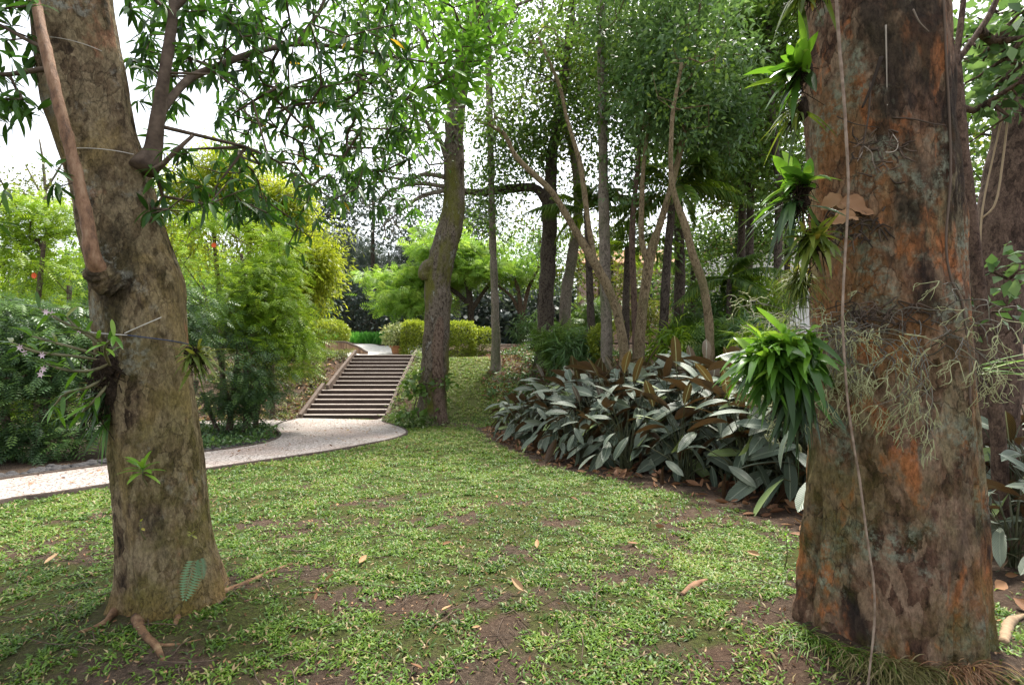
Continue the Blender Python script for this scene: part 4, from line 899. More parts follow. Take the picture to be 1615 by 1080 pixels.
# --- left: bright wall of shrubs
def feathery(name, label, cat, Y, stem, blobs, mat, nl, size, T=FROND, spread=.26, bk=TWIG, flat=.2, droop=.3):
    return tree(name, label, cat, Y, stem, bk, blobs, T, mat, nl, spread, size, sides=8, out=.9, droop=droop, flat=flat, roll=.25, part='foliage', twig=.006)
feathery('bamboo_clump', 'tall yellow green bamboo-like clump behind the feathery bush at left', 'bamboo', 16., [[(400, 600, 5), (395, 450, 4), (390, 300, 3)], [(430, 560, 4), (440, 400, 3), (440, 290, 2)], [(350, 560, 4), (340, 400, 3), (330, 280, 2)]],
    [(310, 300, 60, 45, 0, 1.2, 110), (360, 275, 45, 40, 0, 1., 90), (400, 330, 60, 50, 0, 1.2, 140), (450, 330, 32, 50, 0, 1., 110), (480, 400, 34, 60, 0, 1., 120), (280, 360, 50, 60, 0, 1.2, 70), (400, 420, 90, 60, 0, 1.2, 120), (492, 450, 22, 50, 0, .8, 50), (515, 385, 28, 30, 0, .8, 60), (505, 420, 26, 26, -.5, .6, 40)], LF_YELL, 60, .17, QN, .27, flat=.9)
feathery('feathery_shrub', 'big bright green feathery shrub filling the space right of the leaning trunk', 'shrub', 12.6, [[(390, 690, 5), (388, 600, 4.5), (390, 480, 3.5), (380, 400, 2.5)], [(400, 680, 4), (420, 560, 3), (440, 480, 2)], [(370, 680, 4), (345, 560, 3), (320, 450, 2)]],
    [(325, 365, 55, 40, .4, .9, 70), (400, 375, 55, 40, .4, .9, 70), (455, 410, 40, 36, .2, .7, 50), (330, 410, 50, 36, 0, .9, 70), (405, 430, 50, 36, 0, .9, 70), (370, 480, 85, 45, 0, 1., 110), (445, 470, 32, 40, -.2, .6, 50), (456, 530, 34, 36, -.2, .6, 55), (400, 540, 70, 40, 0, 1, 60), (470, 570, 22, 30, -.1, .4, 24), (438, 600, 34, 34, -.2, .6, 40)], LF_FEATH, 22, .21)
feathery('dark_feathery_shrub', 'lower blue green feathery shrub over the ground cover beside the path fork', 'shrub', 11.6, [[(360, 700, 5), (365, 640, 4), (375, 560, 3)], [(380, 700, 4), (405, 620, 3)], [(350, 700, 4), (320, 620, 3)]],
    [(360, 580, 70, 55, 0, .9, 110), (395, 610, 42, 36, 0, .7, 55), (330, 530, 45, 60, 0, .8, 50), (375, 645, 42, 22, 0, .6, 26)], LF_FDARK, 20, .21)
feathery('pale_green_shrub', 'bright feathery shrub seen left of the leaning trunk', 'shrub', 11.5, [[(60, 690, 5), (60, 500, 4), (70, 380, 2.5)], [(100, 680, 4), (110, 450, 3)], [(10, 690, 4), (0, 480, 3)]],
    [(40, 350, 70, 45, 0, 1, 100), (110, 360, 50, 45, 0, 1, 70), (60, 420, 100, 50, 0, 1., 150), (70, 470, 110, 40, .2, 1., 90), (-30, 380, 60, 60, 0, 1, 40), (30, 560, 130, 70, .6, .8, 110), (40, 640, 130, 45, .8, .8, 90)], LF_FEATH, 22, .21)
feathery('dark_feathery_shrub', 'deep green feathery shrub at the left edge by the path', 'shrub', 8.6, [[(60, 735, 8), (70, 640, 6), (80, 540, 4)], [(20, 735, 7), (0, 620, 5), (-20, 540, 3)], [(110, 735, 6), (140, 650, 4)]],
    [(50, 520, 90, 55, .2, .9, 110), (40, 600, 90, 55, -.1, .8, 110), (130, 560, 50, 80, .1, .7, 60), (40, 680, 85, 40, -.2, .6, 80), (60, 715, 90, 18, -.3, .4, 40), (130, 670, 45, 35, -.1, .5, 36)], LF_FDARK, 22, .19, spread=.2)
feathery('dark_feathery_shrub', 'shaded feathery shrub just behind the leaning trunk', 'shrub', 10.4, [[(240, 712, 6), (250, 620, 5), (260, 500, 3)], [(280, 712, 5), (310, 600, 4)]],
    [(250, 560, 70, 90, 0, .9, 110), (300, 500, 40, 60, 0, .8, 50), (210, 470, 60, 60, 0, .8, 50)], LF_FDARK, 20, .2)
def flower(px, py, Y):
    m = bpy.data.materials.get('orange_petal'); 
    if not m: mm = Mat('orange_petal', .5, .3); m = mm.done((.75, .12, .03))
    mb = MB(); c = P(px, py, Y); n = 9; a = np.arange(n)*2*PI/n; d = np.stack([np.cos(a), np.full(n, -.5), np.sin(a)], -1)
    inst(mb, T_fold(.25, .2), np.tile(c, (n, 1)), frames(d, (0, -1, 0), .2), .075); return mb.build('flower', m)
for px, py, Y in ((338, 387, 11.4), (55, 435, 10.3)):
    tag(flower(px, py, Y), 'single orange red flower among the bright feathery leaves '+('right' if px > 200 else 'left')+' of the leaning trunk', 'flower', None)
tree('distant_tree', 'thin leafed pale tree far off at the left edge under the sky', 'tree', 30., [[(75, 400, 3), (70, 280, 2), (62, 220, 1)], [(72, 300, 2), (100, 255, 1)], [(72, 320, 2), (40, 260, 1)]], GREYBARK, [(60, 300, 80, 30, 0, 2, 40), (20, 330, 60, 40, 0, 2, 40), (130, 330, 60, 40, 0, 2, 40)], QUAD, LF_OLIVE, 24, .6, .22)
tree('distant_tree', 'dark tall tree far behind the bare twigs left of the curved trunk', 'tree', 36., [[(590, 520, 4), (588, 400, 3), (590, 280, 2)]], DARKBARK, [(560, 330, 60, 45, 0, 2.5, 60), (630, 350, 70, 45, 0, 2.5, 60), (520, 330, 40, 50, 0, 2, 40), (680, 380, 50, 40, 0, 2, 30)], QUAD, LF_CONI, 26, .7, .3)
for k, (px, Y, py, rx, ry, mt, lab) in enumerate(((720, 38., 330, 70, 60, LF_CONI, 'far grey green tree behind the slender pale trunk'), (850, 36., 400, 70, 60, LF_DARK, 'far dark tree behind the black trunk'), (960, 34., 400, 80, 70, LF_OLIVE, 'far olive tree hiding the pink house'), (1090, 32., 420, 80, 80, LF_DARK, 'far dark tree behind the orange tan stem'), (1160, 30., 340, 80, 70, LF_DARK, 'far dark tree left of the white building'), (1240, 28., 300, 60, 110, LF_DARK, 'far dark tree just left of the flaking trunk'), (1560, 22., 300, 90, 140, LF_OLIVE, 'far sunlit tree behind the stems at the right edge'), (230, 26, 420, 120, 60, LF_LIME, 'far light green tree behind the left shrubs'), (60, 24, 420, 140, 60, LF_FEATH, 'far light green tree at the left edge'))):
    tree('distant_tree', lab, 'tree', Y, [[(px, 540, 5), (px+3, py+20, 4), (px, py-40, 2)]], DARKBARK, [(px, py, rx, ry, 0, 3, 120), (px-rx*.5, py+ry*.6, rx*.6, ry*.5, 0, 2, 40), (px+rx*.5, py+ry*.5, rx*.6, ry*.5, 0, 2, 40)], QUAD, mt, 26, .65, .26)
# --- far wood closing the view: reads as one mass
def far_wood():
    mb = MB(); n = 10000; px = rng.uniform(-250, 1900, n); Y = rng.uniform(44, 60, n)
    top = 400-60*fbm(np.stack([px/130, px*0, px*0], -1), 3)*2
    py = top+(565-top)*rng.random(n)**.8; C = np.stack([(px-CX)/F*Y, Y, CAMH-(py-CY)/F*Y], -1)
    leaves_at(mb, QUAD, C, 14, .8, .7, flat=.8); m = LF_CONI
    return tag(mb.build('far_wood', m), kind='stuff')
far_wood()
# ------------------------------------------------------------------ clipped bushes, hedge, iris bed, pot, houses, understory
LF_BOX = leaf_mat('clipped_leaf', [(0, (.12, .17, .02)), (.5, (.25, .32, .035)), (1, (.42, .46, .09))], .4, .45, .4)
LF_IRIS = leaf_mat('iris_blade', [(0, (.06, .24, .03)), (.5, (.11, .36, .05)), (1, (.2, .48, .1))], .45, .4, .4)
LF_VARI = leaf_mat('variegated_leaf', [(0, (.10, .16, .05)), (.5, (.28, .33, .14)), (1, (.5, .5, .28))], .4, .45, .4)
LF_COVER = leaf_mat('ground_cover_leaf', [(0, (.04, .055, .02)), (.4, (.10, .13, .03)), (.75, (.20, .22, .07)), (1, (.30, .24, .12))], .3, .5, .35)
def clipped(name, label, px0, px1, py0, py1, Y, depth, n, expo=4., nl=5, size=.1):
    c = P((px0+px1)/2, (py0+py1)/2, Y); sx = (px1-px0)/2*Y/F; sz = (py1-py0)/2*Y/F; x0 = c[0]; g = ground(x0, Y)
    root = thing(name, label, 'hedge' if 'hedge' in name else 'bush', (x0, Y, g))
    u = sph(n); k = (np.abs(u)**expo).sum(1)**(-1/expo); u = u*k[:, None]*(1-.12*rng.random((n, 1))**2)
    lump = 1+.06*fbm(u*2.2+c, 3)[:, None]; C = c+u*lump*np.array([sx, depth, sz])
    lv = MB(); leaves_at(lv, QUAD, C, nl, .05, size, out=.6, droop=-.1, flat=1., dirc=u*.8); lv.build('foliage', LF_BOX, root)
    st = MB(); sub = C[rng.permutation(n)[:50]]*.8+c*.2; grow(np.array([[x0, Y, g-.05], [x0+.1, Y, g+.1], [x0-.1, Y, g+.1]]), sub, .02, st, .006, 5, .42, .05); st.build('stems', TWIG, root)
clipped('clipped_bush', 'round clipped yellow green bush above the brown panelled wall', 488, 547, 506, 548, 23.6, .8, 1500, 2.3)
clipped('clipped_hedge', 'square clipped hedge block left of the curved trunk', 637, 672, 509, 566, 22.4, .55, 1300, 6)
clipped('clipped_hedge', 'longer clipped hedge right of the curved trunk on the upper lawn', 697, 748, 510, 570, 22.6, .6, 1800, 6)
clipped('clipped_hedge', 'thin low hedge end running toward the slender pale trunk', 744, 782, 520, 566, 23.2, .5, 900, 4, 4)
clipped('clipped_bush', 'small loose bush in front of the straight grey trunk', 930, 962, 515, 562, 17., .4, 500, 2.2)
def iris():
    n = 2600; x = rng.uniform(P(535, 0, 28.5)[0], P(618, 0, 27)[0], n); y = rng.uniform(26.6, 31, n)
    z = np.full(n, 1.38); a = rng.random(n)*6.28; el = rng.uniform(.9, 1.5, n); d = np.stack([np.cos(a)*np.cos(el), np.sin(a)*np.cos(el), np.sin(el)], -1)
    mb = MB(); inst(mb, T_fold(.05, .12), np.stack([x, y, z], -1), frames(d, (0, -1, .2), .4), rng.uniform(.5, .85, n), rng.random(n))
    tag(mb.build('iris_bed', LF_IRIS), 'bed of bright green sword leaves behind the stained white wall', 'plants', None, 'stuff')
iris()
mb = MB(); V, Q = strip(np.c_[lin(30, -11, -4.5), np.full(30, 26.75), np.zeros(30)], np.c_[lin(30, -11, -4.5), np.full(30, 32), np.zeros(30)], 4, .35); mb.add(V, Q)
mm = Mat('bed_soil', .95, .1); tag(mb.build('terrain', mm.done(mm.ramp(mm.noise(9, 6, .7), [(.3, (.02, .015, .01)), (.7, (.07, .05, .035))]))), kind='structure')
def pot():
    c = P(627, 559, 22.6); c[2] = ground(c[0], c[1])+.02; root = thing('potted_plant', 'pale variegated bush in a terracotta pot at the head of the stairs', 'potted plant', tuple(c))
    z = [0, .0, .12, .32, .34, .40, .40, .36, .35]; r = [.0, .2, .24, .29, .33, .33, .29, .28, .0]; n = 24; a = np.linspace(0, 2*PI, n, endpoint=False)
    V = np.stack([np.stack([c[0]+np.cos(a)*rr, c[1]+np.sin(a)*rr, np.full(n, c[2]+zz)], -1) for zz, rr in zip(z, r)], 0).reshape(-1, 3)
    i = np.arange(len(z)-1)[:, None]*n+np.arange(n)[None]; j = np.arange(len(z)-1)[:, None]*n+(np.arange(n)[None]+1) % n
    mb = MB(); mb.add(V, np.stack([i, j, j+n, i+n], -1).reshape(-1, 4)); mb.build('pot', M_TERRA, root)
    u = sph(260)*rng.random((260, 1))**.33; C = c+np.array([0, 0, .85])+u*np.array([.62, .55, .5])
    lv = MB(); leaves_at(lv, FOLD, C, 7, .07, .14, out=.8); lv.build('foliage', LF_VARI, root)
    st = MB(); grow(np.array([c+[0, 0, .3], c+[.03, 0, .4]]), C[:40], .02, st, .006, 5, .42, .04); st.build('stems', TWIG, root)
pot()
# ground cover
def area_cover(name, n, x0, x1, y0, y1, keep, size, T, mat, h=.12, nl=6, spread=.07):
    x = rng.uniform(x0, x1, n); y = rng.uniform(y0, y1, n); k = keep(x, y); x, y = x[k], y[k]
    C = np.stack([x, y, terrain(x, y)+.02+h*rng.random(len(x))], -1); mb = MB(); leaves_at(mb, T, C, nl, spread, size, out=.5, droop=-.15, flat=.5)
    return tag(mb.build(name, mat), kind='stuff')
area_cover('ground_cover', 9000, -17, -6.55, 15.4, 22, lambda x, y: (x < -6.78) & (fbm(np.stack([x, y, x*0], -1)*1.2, 3) > -.12) & (rng.random(len(x)) < .25+.75*ss((y-17.)/3.)), .11, FOLD, LF_COVER)
scatter('leaf_litter', 900, lambda n: (rng.uniform(-10.5, -6.8, n), rng.uniform(15.6, 20.5, n)), .16, DRYL, LF_DRY, .03, 0, .95, .6)
area_cover('ground_cover', 1500, -4.3, -1.3, 13.2, 21.2, lambda x, y: (x > -3.85) & ((x < -3.45) | ((np.hypot(x+2.6, y-14.6) < .8))) & (poly_sd(x, y, PATH) < -.08), .12, FOLD, leaf_mat('pale_ground_cover', [(0, (.06, .11, .03)), (.5, (.15, .22, .06)), (1, (.34, .38, .2))], .3, .5, .35), .25)
area_cover('ground_cover', 2600, -9, -4.2, 7.5, 14.5, lambda x, y: (poly_sd(x, y, PATH) < -.12) & (poly_sd(x, y, BRANCH) < -.12) & (y > 8.2-(x+4.7)*.75+.0) & (x < -4.7) , .1, FOLD, LF_FDARK, .12)
# dark stones along the far edge of the path
def stones():
    mb = MB(); m = Mat('dark_stone', .8, .3); mt = m.done(m.ramp(m.noise(9, 5, .7), [(.3, (.018, .017, .018)), (.7, (.075, .07, .07))]))
    for k in range(420):
        i = rng.integers(8, 75); t = rng.uniform(.15, 1.0); q = pf[i]+np.array([-.25, .8, 0])*t+rng.normal(0, .05, 3)
        if poly_sd(q[:1], q[1:2], PATH)[0] > -.12: continue
        r = rng.uniform(.03, .075); u = sph(1)[0]; V = np.array([(math.cos(a)*math.cos(b), math.sin(a)*math.cos(b), math.sin(b)) for b in (-1.2, -.4, .4, 1.2) for a in np.arange(6)*PI/3]); V = V*(1+.25*fbm(V*1.7+k, 2)[:, None])*r*np.array([1.2, 1, .7])
        V = V+np.array([q[0], q[1], ground(q[0], q[1])+.015]); Q = [(b*6+a, b*6+(a+1) % 6, b*6+6+(a+1) % 6, b*6+6+a) for b in range(3) for a in range(6)]+[(18, 19, 20, 21), (18, 21, 22, 23)]
        mb.add(V, Q)
    tag(mb.build('stone_border', mt), kind='stuff')
stones()
# understory on the right slope
UL = [(880, 545, 18.5), (915, 552, 17.5), (1060, 548, 15.5), (1150, 545, 13.5), (1190, 530, 13.), (1215, 550, 11.5), (1085, 530, 17), (840, 520, 26.), (1010, 500, 22), (940, 500, 24.), (1140, 490, 17), (1200, 470, 16)]
for k, (px, py, Y) in enumerate(UL):
    leafbush('understory_plant', ('small dark fern-like plant left of the grey olive trunk', 'small dark plant near the foot of the tall straight grey trunk', 'grassy green tuft right of the forked tree foot', 'strap leaved plant left of the orange tan stem foot', 'strap leaved plant right of the orange tan stem', 'low leafy plant beside the big epiphyte', 'grassy tuft behind the forked tree', 'low shrub under the bare reddish stems', 'dark shrub behind the forked trunk', 'dark shrub behind the leaning trunk', 'leafy shrub right of the orange tan stem', 'leafy shrub in front of the white building')[k], 'plant', px, py, Y, 36, 26, .7, 60, FROND2 if k % 3 == 0 else T_fold(.06, .35), (LF_DARK, LF_BLUE, LF_FEATH)[k % 3] if k != 8 else LF_OLIVE, 10, .16, .5 if k % 3 else .42)
area_cover('ground_cover', 2200, -.8, 8, 16.4, 25, lambda x, y: fbm(np.stack([x, y, x*0], -1)*.9, 3) > .02, .14, FOLD, LF_FDARK, .15)
scatter('leaf_litter', 3500, lambda n: (rng.uniform(-1, 8, n), rng.uniform(17, 24, n)), .16, DRYL, LF_DRY, .02, 0, .6, .6)
# houses glimpsed through the wood
def house(label, x0, x1, y, z0, z1, wall_c, roof_c, win, gable):
    root = thing('house', label, 'house', ((x0+x1)/2, y, z0))
    m = Mat('painted_wall', .85, .2); wm = m.done(m.mix(m.ramp(m.noise(3, 5, .7), [(.4, 0.), (.8, .35)]), wall_c, tuple(c*.75 for c in wall_c)))
    m = Mat('roof_tile', .85, .2); rx, ry, rz = m.sep(m.co()); rm = m.done(m.mix(m.ramp(m.math('SINE', m.math('MULTIPLY', rx, 20.)), [(.3, 0.), (.8, .5)]), roof_c, tuple(c*.5 for c in roof_c)))
    mb = MB(); box(mb, x0, x1, y, y+6, z0-1, z1, .02); mb.build('wall', wm, root, smooth=False)
    h = gable; V = [(x0-.4, y-.5, z1+.003), (x1+.4, y-.5, z1+.003), (x1+.4, y+3, z1+h), (x0-.4, y+3, z1+h), (x0-.4, y+6.5, z1+.003), (x1+.4, y+6.5, z1+.003), (x0-.4, y-.5, z1+.12), (x1+.4, y-.5, z1+.12), (x1+.4, y+3, z1+h+.12), (x0-.4, y+3, z1+h+.12), (x0-.4, y+6.5, z1+.12), (x1+.4, y+6.5, z1+.12)]
    mb = MB(); mb.add(V, [(6, 7, 8, 9), (9, 8, 11, 10), (0, 3, 2, 1), (3, 4, 5, 2), (0, 1, 7, 6), (5, 4, 10, 11), (0, 6, 9, 3), (3, 9, 10, 4), (1, 2, 8, 7), (2, 5, 11, 8)]); mb.build('roof', rm, root, smooth=False)
    gm = bpy.data.materials.get('window_glass')
    if not gm: g_ = Mat('window_glass', .1, .6); gm = g_.done((.03, .04, .045))
    for (a, b, c, d) in win:
        fr = MB(); t = .08
        for q in ((a-t, b+t, c-t, c), (a-t, b+t, d, d+t), (a-t, a, c, d), (b, b+t, c, d)): box(fr, q[0], q[1], y-.06, y+.0-.002, q[2], q[3], .01)
        f = fr.build('window', M_STRING, root, smooth=False); pn_ = MB(); box(pn_, a, b, y-.03, y-.004, c, d, .005); pn_.build('pane', gm, f, smooth=False)
a, b = P(925, 480, 40), P(1060, 418, 40); house('pinkish house with a tiled roof glimpsed through the middle of the wood', a[0], b[0], 40, a[2]-2, b[2], (.5, .33, .27), (.4, .2, .12), [(a[0]+1, a[0]+2.2, a[2]+.4, a[2]+1.8), (a[0]+4, a[0]+5.2, a[2]+.4, a[2]+1.8)], 1.6)
a, b = P(1165, 470, 34), P(1420, 420, 34); house('white house glimpsed between dark stems left of the flaking trunk', a[0], b[0], 34, a[2]-2.5, b[2]+1.2, (.8, .79, .77), (.3, .18, .12), [(a[0]+3, a[0]+4.4, a[2]-.2, a[2]+1.4)], 1.2)
# ------------------------------------------------------------------ things growing on and hanging from the two big trunks
LF_EPI = leaf_mat('glossy_epiphyte_leaf', [(0, (.025, .06, .012)), (.4, (.06, .15, .018)), (.8, (.15, .32, .03)), (.95, (.22, .36, .05)), (1, (.30, .18, .07))], .4, .32, .5)
LF_EPID = leaf_mat('deep_epiphyte_leaf', [(0, (.02, .045, .018)), (.5, (.045, .09, .03)), (.9, (.09, .16, .045)), (1, (.24, .15, .07))], .3, .35, .5)
LF_EPIY = leaf_mat('yellowing_epiphyte_leaf', [(0, (.05, .09, .015)), (.5, (.13, .18, .025)), (.9, (.26, .27, .05)), (1, (.42, .32, .06))], .4, .4, .4)
m = Mat('root_mass', .95, .1); M_ROOTS = m.done(m.ramp(m.noise(60, 5, .7), [(.35, (.012, .009, .007)), (.7, (.06, .042, .03))]), m.bump(m.noise(90, 5), 1., .01))
STRAP2 = grid_leaf(9, 3, ([0, .1, .45, .8, 1], [.02, .05, .075, .05, .0]), .0, .35)
def bent(mb, pos, d, L, wd, droop, tint, nseg=8):      # strap leaves that bend under their own weight
    n = len(pos); t = np.linspace(0, 1, nseg+1); prof = np.interp(t, [0, .12, .5, .82, 1], [.35, .7, 1., .62, .02])
    d = nrm(d); side = nrm(np.cross(d, np.array([0, 0, 1.])+rng.normal(0, .25, (n, 3))))
    cen = pos[:, None]+d[:, None]*(t[None, :, None]*L[:, None, None])+np.array([0, 0, -1.])*(t**2)[None, :, None]*(droop*L)[:, None, None]
    nn = nrm(np.cross(side, d)); w_ = prof[None, :, None]*wd[:, None, None]
    A = cen-side[:, None]*w_+nn[:, None]*w_*.3; B = cen; Cc = cen+side[:, None]*w_+nn[:, None]*w_*.3
    V = np.stack([A, B, Cc], 2).reshape(n, -1, 3); k = 3
    i = np.arange(nseg)[:, None]*k+np.arange(2)[None]; Q = np.stack([i, i+1, i+k+1, i+k], -1).reshape(-1, 4)
    QQ = (Q[None]+(np.arange(n)*V.shape[1])[:, None, None]).reshape(-1, 4)
    uv = np.stack([np.repeat(t, 3), np.tile([0, .5, 1], nseg+1)], -1)
    mb.add(V.reshape(-1, 3), QQ, np.repeat(tint, len(Q)), np.tile(uv, (n, 1)))
def clump(name, label, cat, at, size, n, L, wd, facing, droop, mat, wide=1., lift=.0, nroots=40, jitter=.62, flowers=None, rootmass=1.):
    root = thing(name, label, cat, tuple(at)); at = np.array(at, float); f = nrm(np.array(facing, float))
    o = sph(n)*rng.random((n, 1))**.5*np.array(size); d = f*rng.uniform(.25, 1.1, (n, 1))+rng.normal(0, jitter, (n, 3))*np.array([1, 1, wide])+np.array([0, 0, lift])
    back = (d@f) < .05; d[back] += f*.4
    Ls = L*rng.uniform(.35, 1.2, n); lv = MB()
    bent(lv, at+o, d, Ls, wd*rng.uniform(.75, 1.2, n), droop*rng.uniform(.3, 1.4, n), np.where(rng.random(n) < .01, 1., np.clip(.5+.35*d[:, 2]/np.maximum(.3, np.linalg.norm(d, axis=1))+rng.normal(0, .2, n), 0, .95)))
    lv.build('leaves', mat, root)
    rb = MB()
    V = [];
    a = np.arange(14)*2*PI/14
    zz = np.linspace(-1, 1, 9); S = np.array([[math.cos(q)*math.sqrt(max(0, 1-z*z)), math.sin(q)*math.sqrt(max(0, 1-z*z)), z] for z in zz*.98 for q in a])
    S = S*(1+.45*fbm(S*2.5+at*3, 3)[:, None])*np.array(size)*1.0*rootmass+at-f*.03
    i = np.arange(8)[:, None]*14+np.arange(14)[None]; j = np.arange(8)[:, None]*14+(np.arange(14)[None]+1) % 14
    rb.add(S, np.stack([i, j, j+14, i+14], -1).reshape(-1, 4))
    for k in range(nroots):
        p = at+sph(1)[0]*np.array(size)*.8*rootmass; q = np.array([p, p+rng.normal(0, .02, 3)+f*.02+[0, 0, -.03], p+rng.normal(0, .04, 3)+f*.02+[0, 0, -.09*rng.random()-.03]])
        tube(rb, crom(q, 6), lin(6, .0028, .0012), 4, rng.random())
    rb.build('root_mass', M_ROOTS, root)
    return root
lefty = (-.85, -.6, .1)
R_ = lambda px, py, Y: P(px, py, Y)
clump('fern_clump', 'lobed bright green clump highest on the left side of the flaking trunk', 'epiphyte', R_(1262, 112, 2.35), (.035, .04, .05), 46, .22, .020, (-1, -.3, .1), .35, LF_EPI, 1., .12)
clump('fern_clump', 'small hanging tuft of thin leaves under the highest lobed clump', 'epiphyte', R_(1258, 175, 2.35), (.03, .03, .05), 26, .17, .009, (-.9, -.3, -.35), .7, LF_EPIY, .8, -.1, 16)
clump('bromeliad', 'bright green upright rosette on the left side of the flaking trunk above the dry leaf', 'epiphyte', R_(1262, 292, 2.3), (.035, .035, .03), 34, .24, .021, (-.8, -.45, .35), .55, LF_EPI, .8, .25)
clump('epiphyte_clump', 'grey green drooping strap leaves under the bright rosette', 'epiphyte', R_(1258, 320, 2.3), (.03, .04, .04), 30, .24, .012, (-.8, -.4, -.2), .75, LF_EPID, .8, -.1)
clump('epiphyte_clump', 'olive leafy clump beside the dry brown leaf', 'epiphyte', R_(1284, 378, 2.2), (.05, .04, .05), 60, .17, .013, (-.55, -.7, .0), .6, LF_EPIY, 1., .05)
clump('moss_tuft', 'shaggy yellow green tuft of hair-like leaves below the olive clump', 'epiphyte', R_(1262, 440, 2.28), (.035, .035, .06), 320, .13, .0022, (-.6, -.5, -.1), .75, LF_EPIY, 1.1, 0, 8, .7)
clump('epiphyte_clump', 'largest bright green leafy clump fanning out low on the left of the flaking trunk', 'epiphyte', R_(1238, 562, 2.18), (.15, .11, .095), 460, .19, .016, (-.8, -.5, .12), .5, LF_EPI, 1.1, .05, 60, .7, None, .55)
clump('epiphyte_clump', 'dark drooping strap leaves hanging beneath the largest bright clump', 'epiphyte', R_(1258, 618, 2.2), (.075, .06, .06), 60, .17, .0135, (-.55, -.55, -.5), .7, LF_EPID, .8, -.3, 40, .6)
clump('fern_clump', 'yellowish hanging fronds at the top left of the flaking trunk', 'epiphyte', R_(1275, -20, 2.3), (.05, .04, .04), 40, .15, .012, (-.4, -.7, -.4), .7, LF_EPIY, .8, -.2)
clump('epiphyte_clump', 'thin grassy leaves sticking out from the right side of the flaking trunk', 'epiphyte', R_(1545, 585, 2.5), (.02, .03, .03), 10, .28, .008, (1, -.35, .12), .25, LF_EPI, .35, .1, 10, .25)
# orchids on the left trunk
def orchid(name, label, at, canes, mat, n_leaf, flowers):
    root = thing(name, label, 'orchid', tuple(at)); at = np.array(at); cb = MB(); lv = MB(); fl = []
    for pts in canes:
        c = crom([P(*p) for p in pts], 22); tube(cb, c, np.interp(np.linspace(0, 1, 22), [0, .3, .8, 1], [.005, .0085, .007, .003]), 7, .5, .1, 40.)
        T = nrm(np.gradient(c, axis=0)); ii = rng.integers(7, 22, n_leaf); ii[:3] = 21
        d = T[ii]*.8+sph(n_leaf)*.75; bent(lv, c[ii], d, rng.uniform(.07, .13, n_leaf), rng.uniform(.009, .014, n_leaf), np.full(n_leaf, .25), np.clip(rng.normal(.6, .2, n_leaf), 0, .97), 5)
    cb.build('canes', CANE, root); lv.build('leaves', mat, root)
    for (px, py, Y) in flowers:
        f = MB(); c = P(px, py, Y); n = 6; a = np.arange(n)*PI/3+rng.random(); dd = np.stack([np.cos(a), np.full(n, -.7), np.sin(a)], -1)
        inst(f, T_fold(.2, .3), np.tile(c, (n, 1)), frames(dd, (0, -1, 0), .1), .021); f.build('flower', PETAL, root)
    rb = MB(); S = sph(0) if False else None
    for k in range(90):
        p = at+rng.normal(0, 1, 3)*np.array([.04, .03, .06]); q = np.array([p, p+rng.normal(0, .02, 3)+[0, 0, -.03], p+rng.normal(0, .035, 3)+[0, 0, -.1*rng.random()-.02]]); tube(rb, crom(q, 6), lin(6, .004, .0015), 4, rng.random())
    zz = np.linspace(-1, 1, 9); a = np.arange(14)*2*PI/14; S = np.array([[math.cos(q)*math.sqrt(max(0, 1-z*z)), math.sin(q)*math.sqrt(max(0, 1-z*z)), z] for z in zz*.98 for q in a])
    S = S*(1+.5*fbm(S*2.5+at, 3)[:, None])*np.array([.055, .05, .085])+at
    i = np.arange(8)[:, None]*14+np.arange(14)[None]; j = np.arange(8)[:, None]*14+(np.arange(14)[None]+1) % 14
    rb.add(S, np.stack([i, j, j+14, i+14], -1).reshape(-1, 4)); rb.build('root_mass', M_ROOTS, root)
    return root
m = Mat('orchid_cane', .5, .4); CANE = m.done(m.ramp(m.noise(14, 4), [(.3, (.06, .06, .025)), (.7, (.18, .16, .08))]))
m = Mat('pale_petal', .5, .3); PETAL = m.done((.72, .55, .62))
Yo = 2.72
orchid('cane_orchid', 'cane orchid with pale pink flowers sticking out left of the leaning trunk', P(166, 578, Yo),
    [[(172, 560, Yo), (140, 530, 2.66), (100, 508, 2.62), (62, 486, 2.6)], [(172, 566, Yo), (130, 552, 2.64), (85, 540, 2.6), (50, 530, 2.58)], [(172, 570, Yo), (120, 562, 2.6), (60, 555, 2.55), (18, 540, 2.52)], [(176, 572, Yo), (145, 584, 2.6), (110, 584, 2.55), (72, 574, 2.52)], [(172, 560, Yo), (150, 530, 2.62), (125, 520, 2.58), (105, 500, 2.56)], [(175, 590, Yo), (140, 610, 2.62), (105, 620, 2.58), (85, 640, 2.58)], [(175, 600, Yo), (150, 630, 2.64), (130, 650, 2.62)], [(175, 580, Yo), (165, 550, 2.55), (180, 530, 2.5)]],
    LF_EPI, 11, [(74, 492, 2.58), (84, 495, 2.58), (128, 521, 2.6), (40, 556, 2.54), (68, 560, 2.54), (70, 582, 2.52), (66, 590, 2.52), (33, 548, 2.53)])
clump('epiphyte_clump', 'dark ragged hanging leaves below the cane orchid on the leaning trunk', 'epiphyte', P(165, 622, 2.72), (.035, .04, .07), 44, .13, .011, (-.9, -.4, -.4), .7, LF_EPID, .9, -.2, 60)
clump('epiphyte_clump', 'light green strappy clump on the right side of the leaning trunk', 'epiphyte', P(308, 560, 2.78), (.035, .04, .06), 44, .17, .009, (.9, -.45, .1), .5, LF_EPIY, .9, .1, 40)
clump('epiphyte_clump', 'pair of small light green drooping tufts low on the left of the leaning trunk', 'epiphyte', P(172, 655, 2.74), (.02, .02, .03), 16, .14, .009, (-.7, -.5, -.4), .9, LF_EPI, .7, -.2, 8)
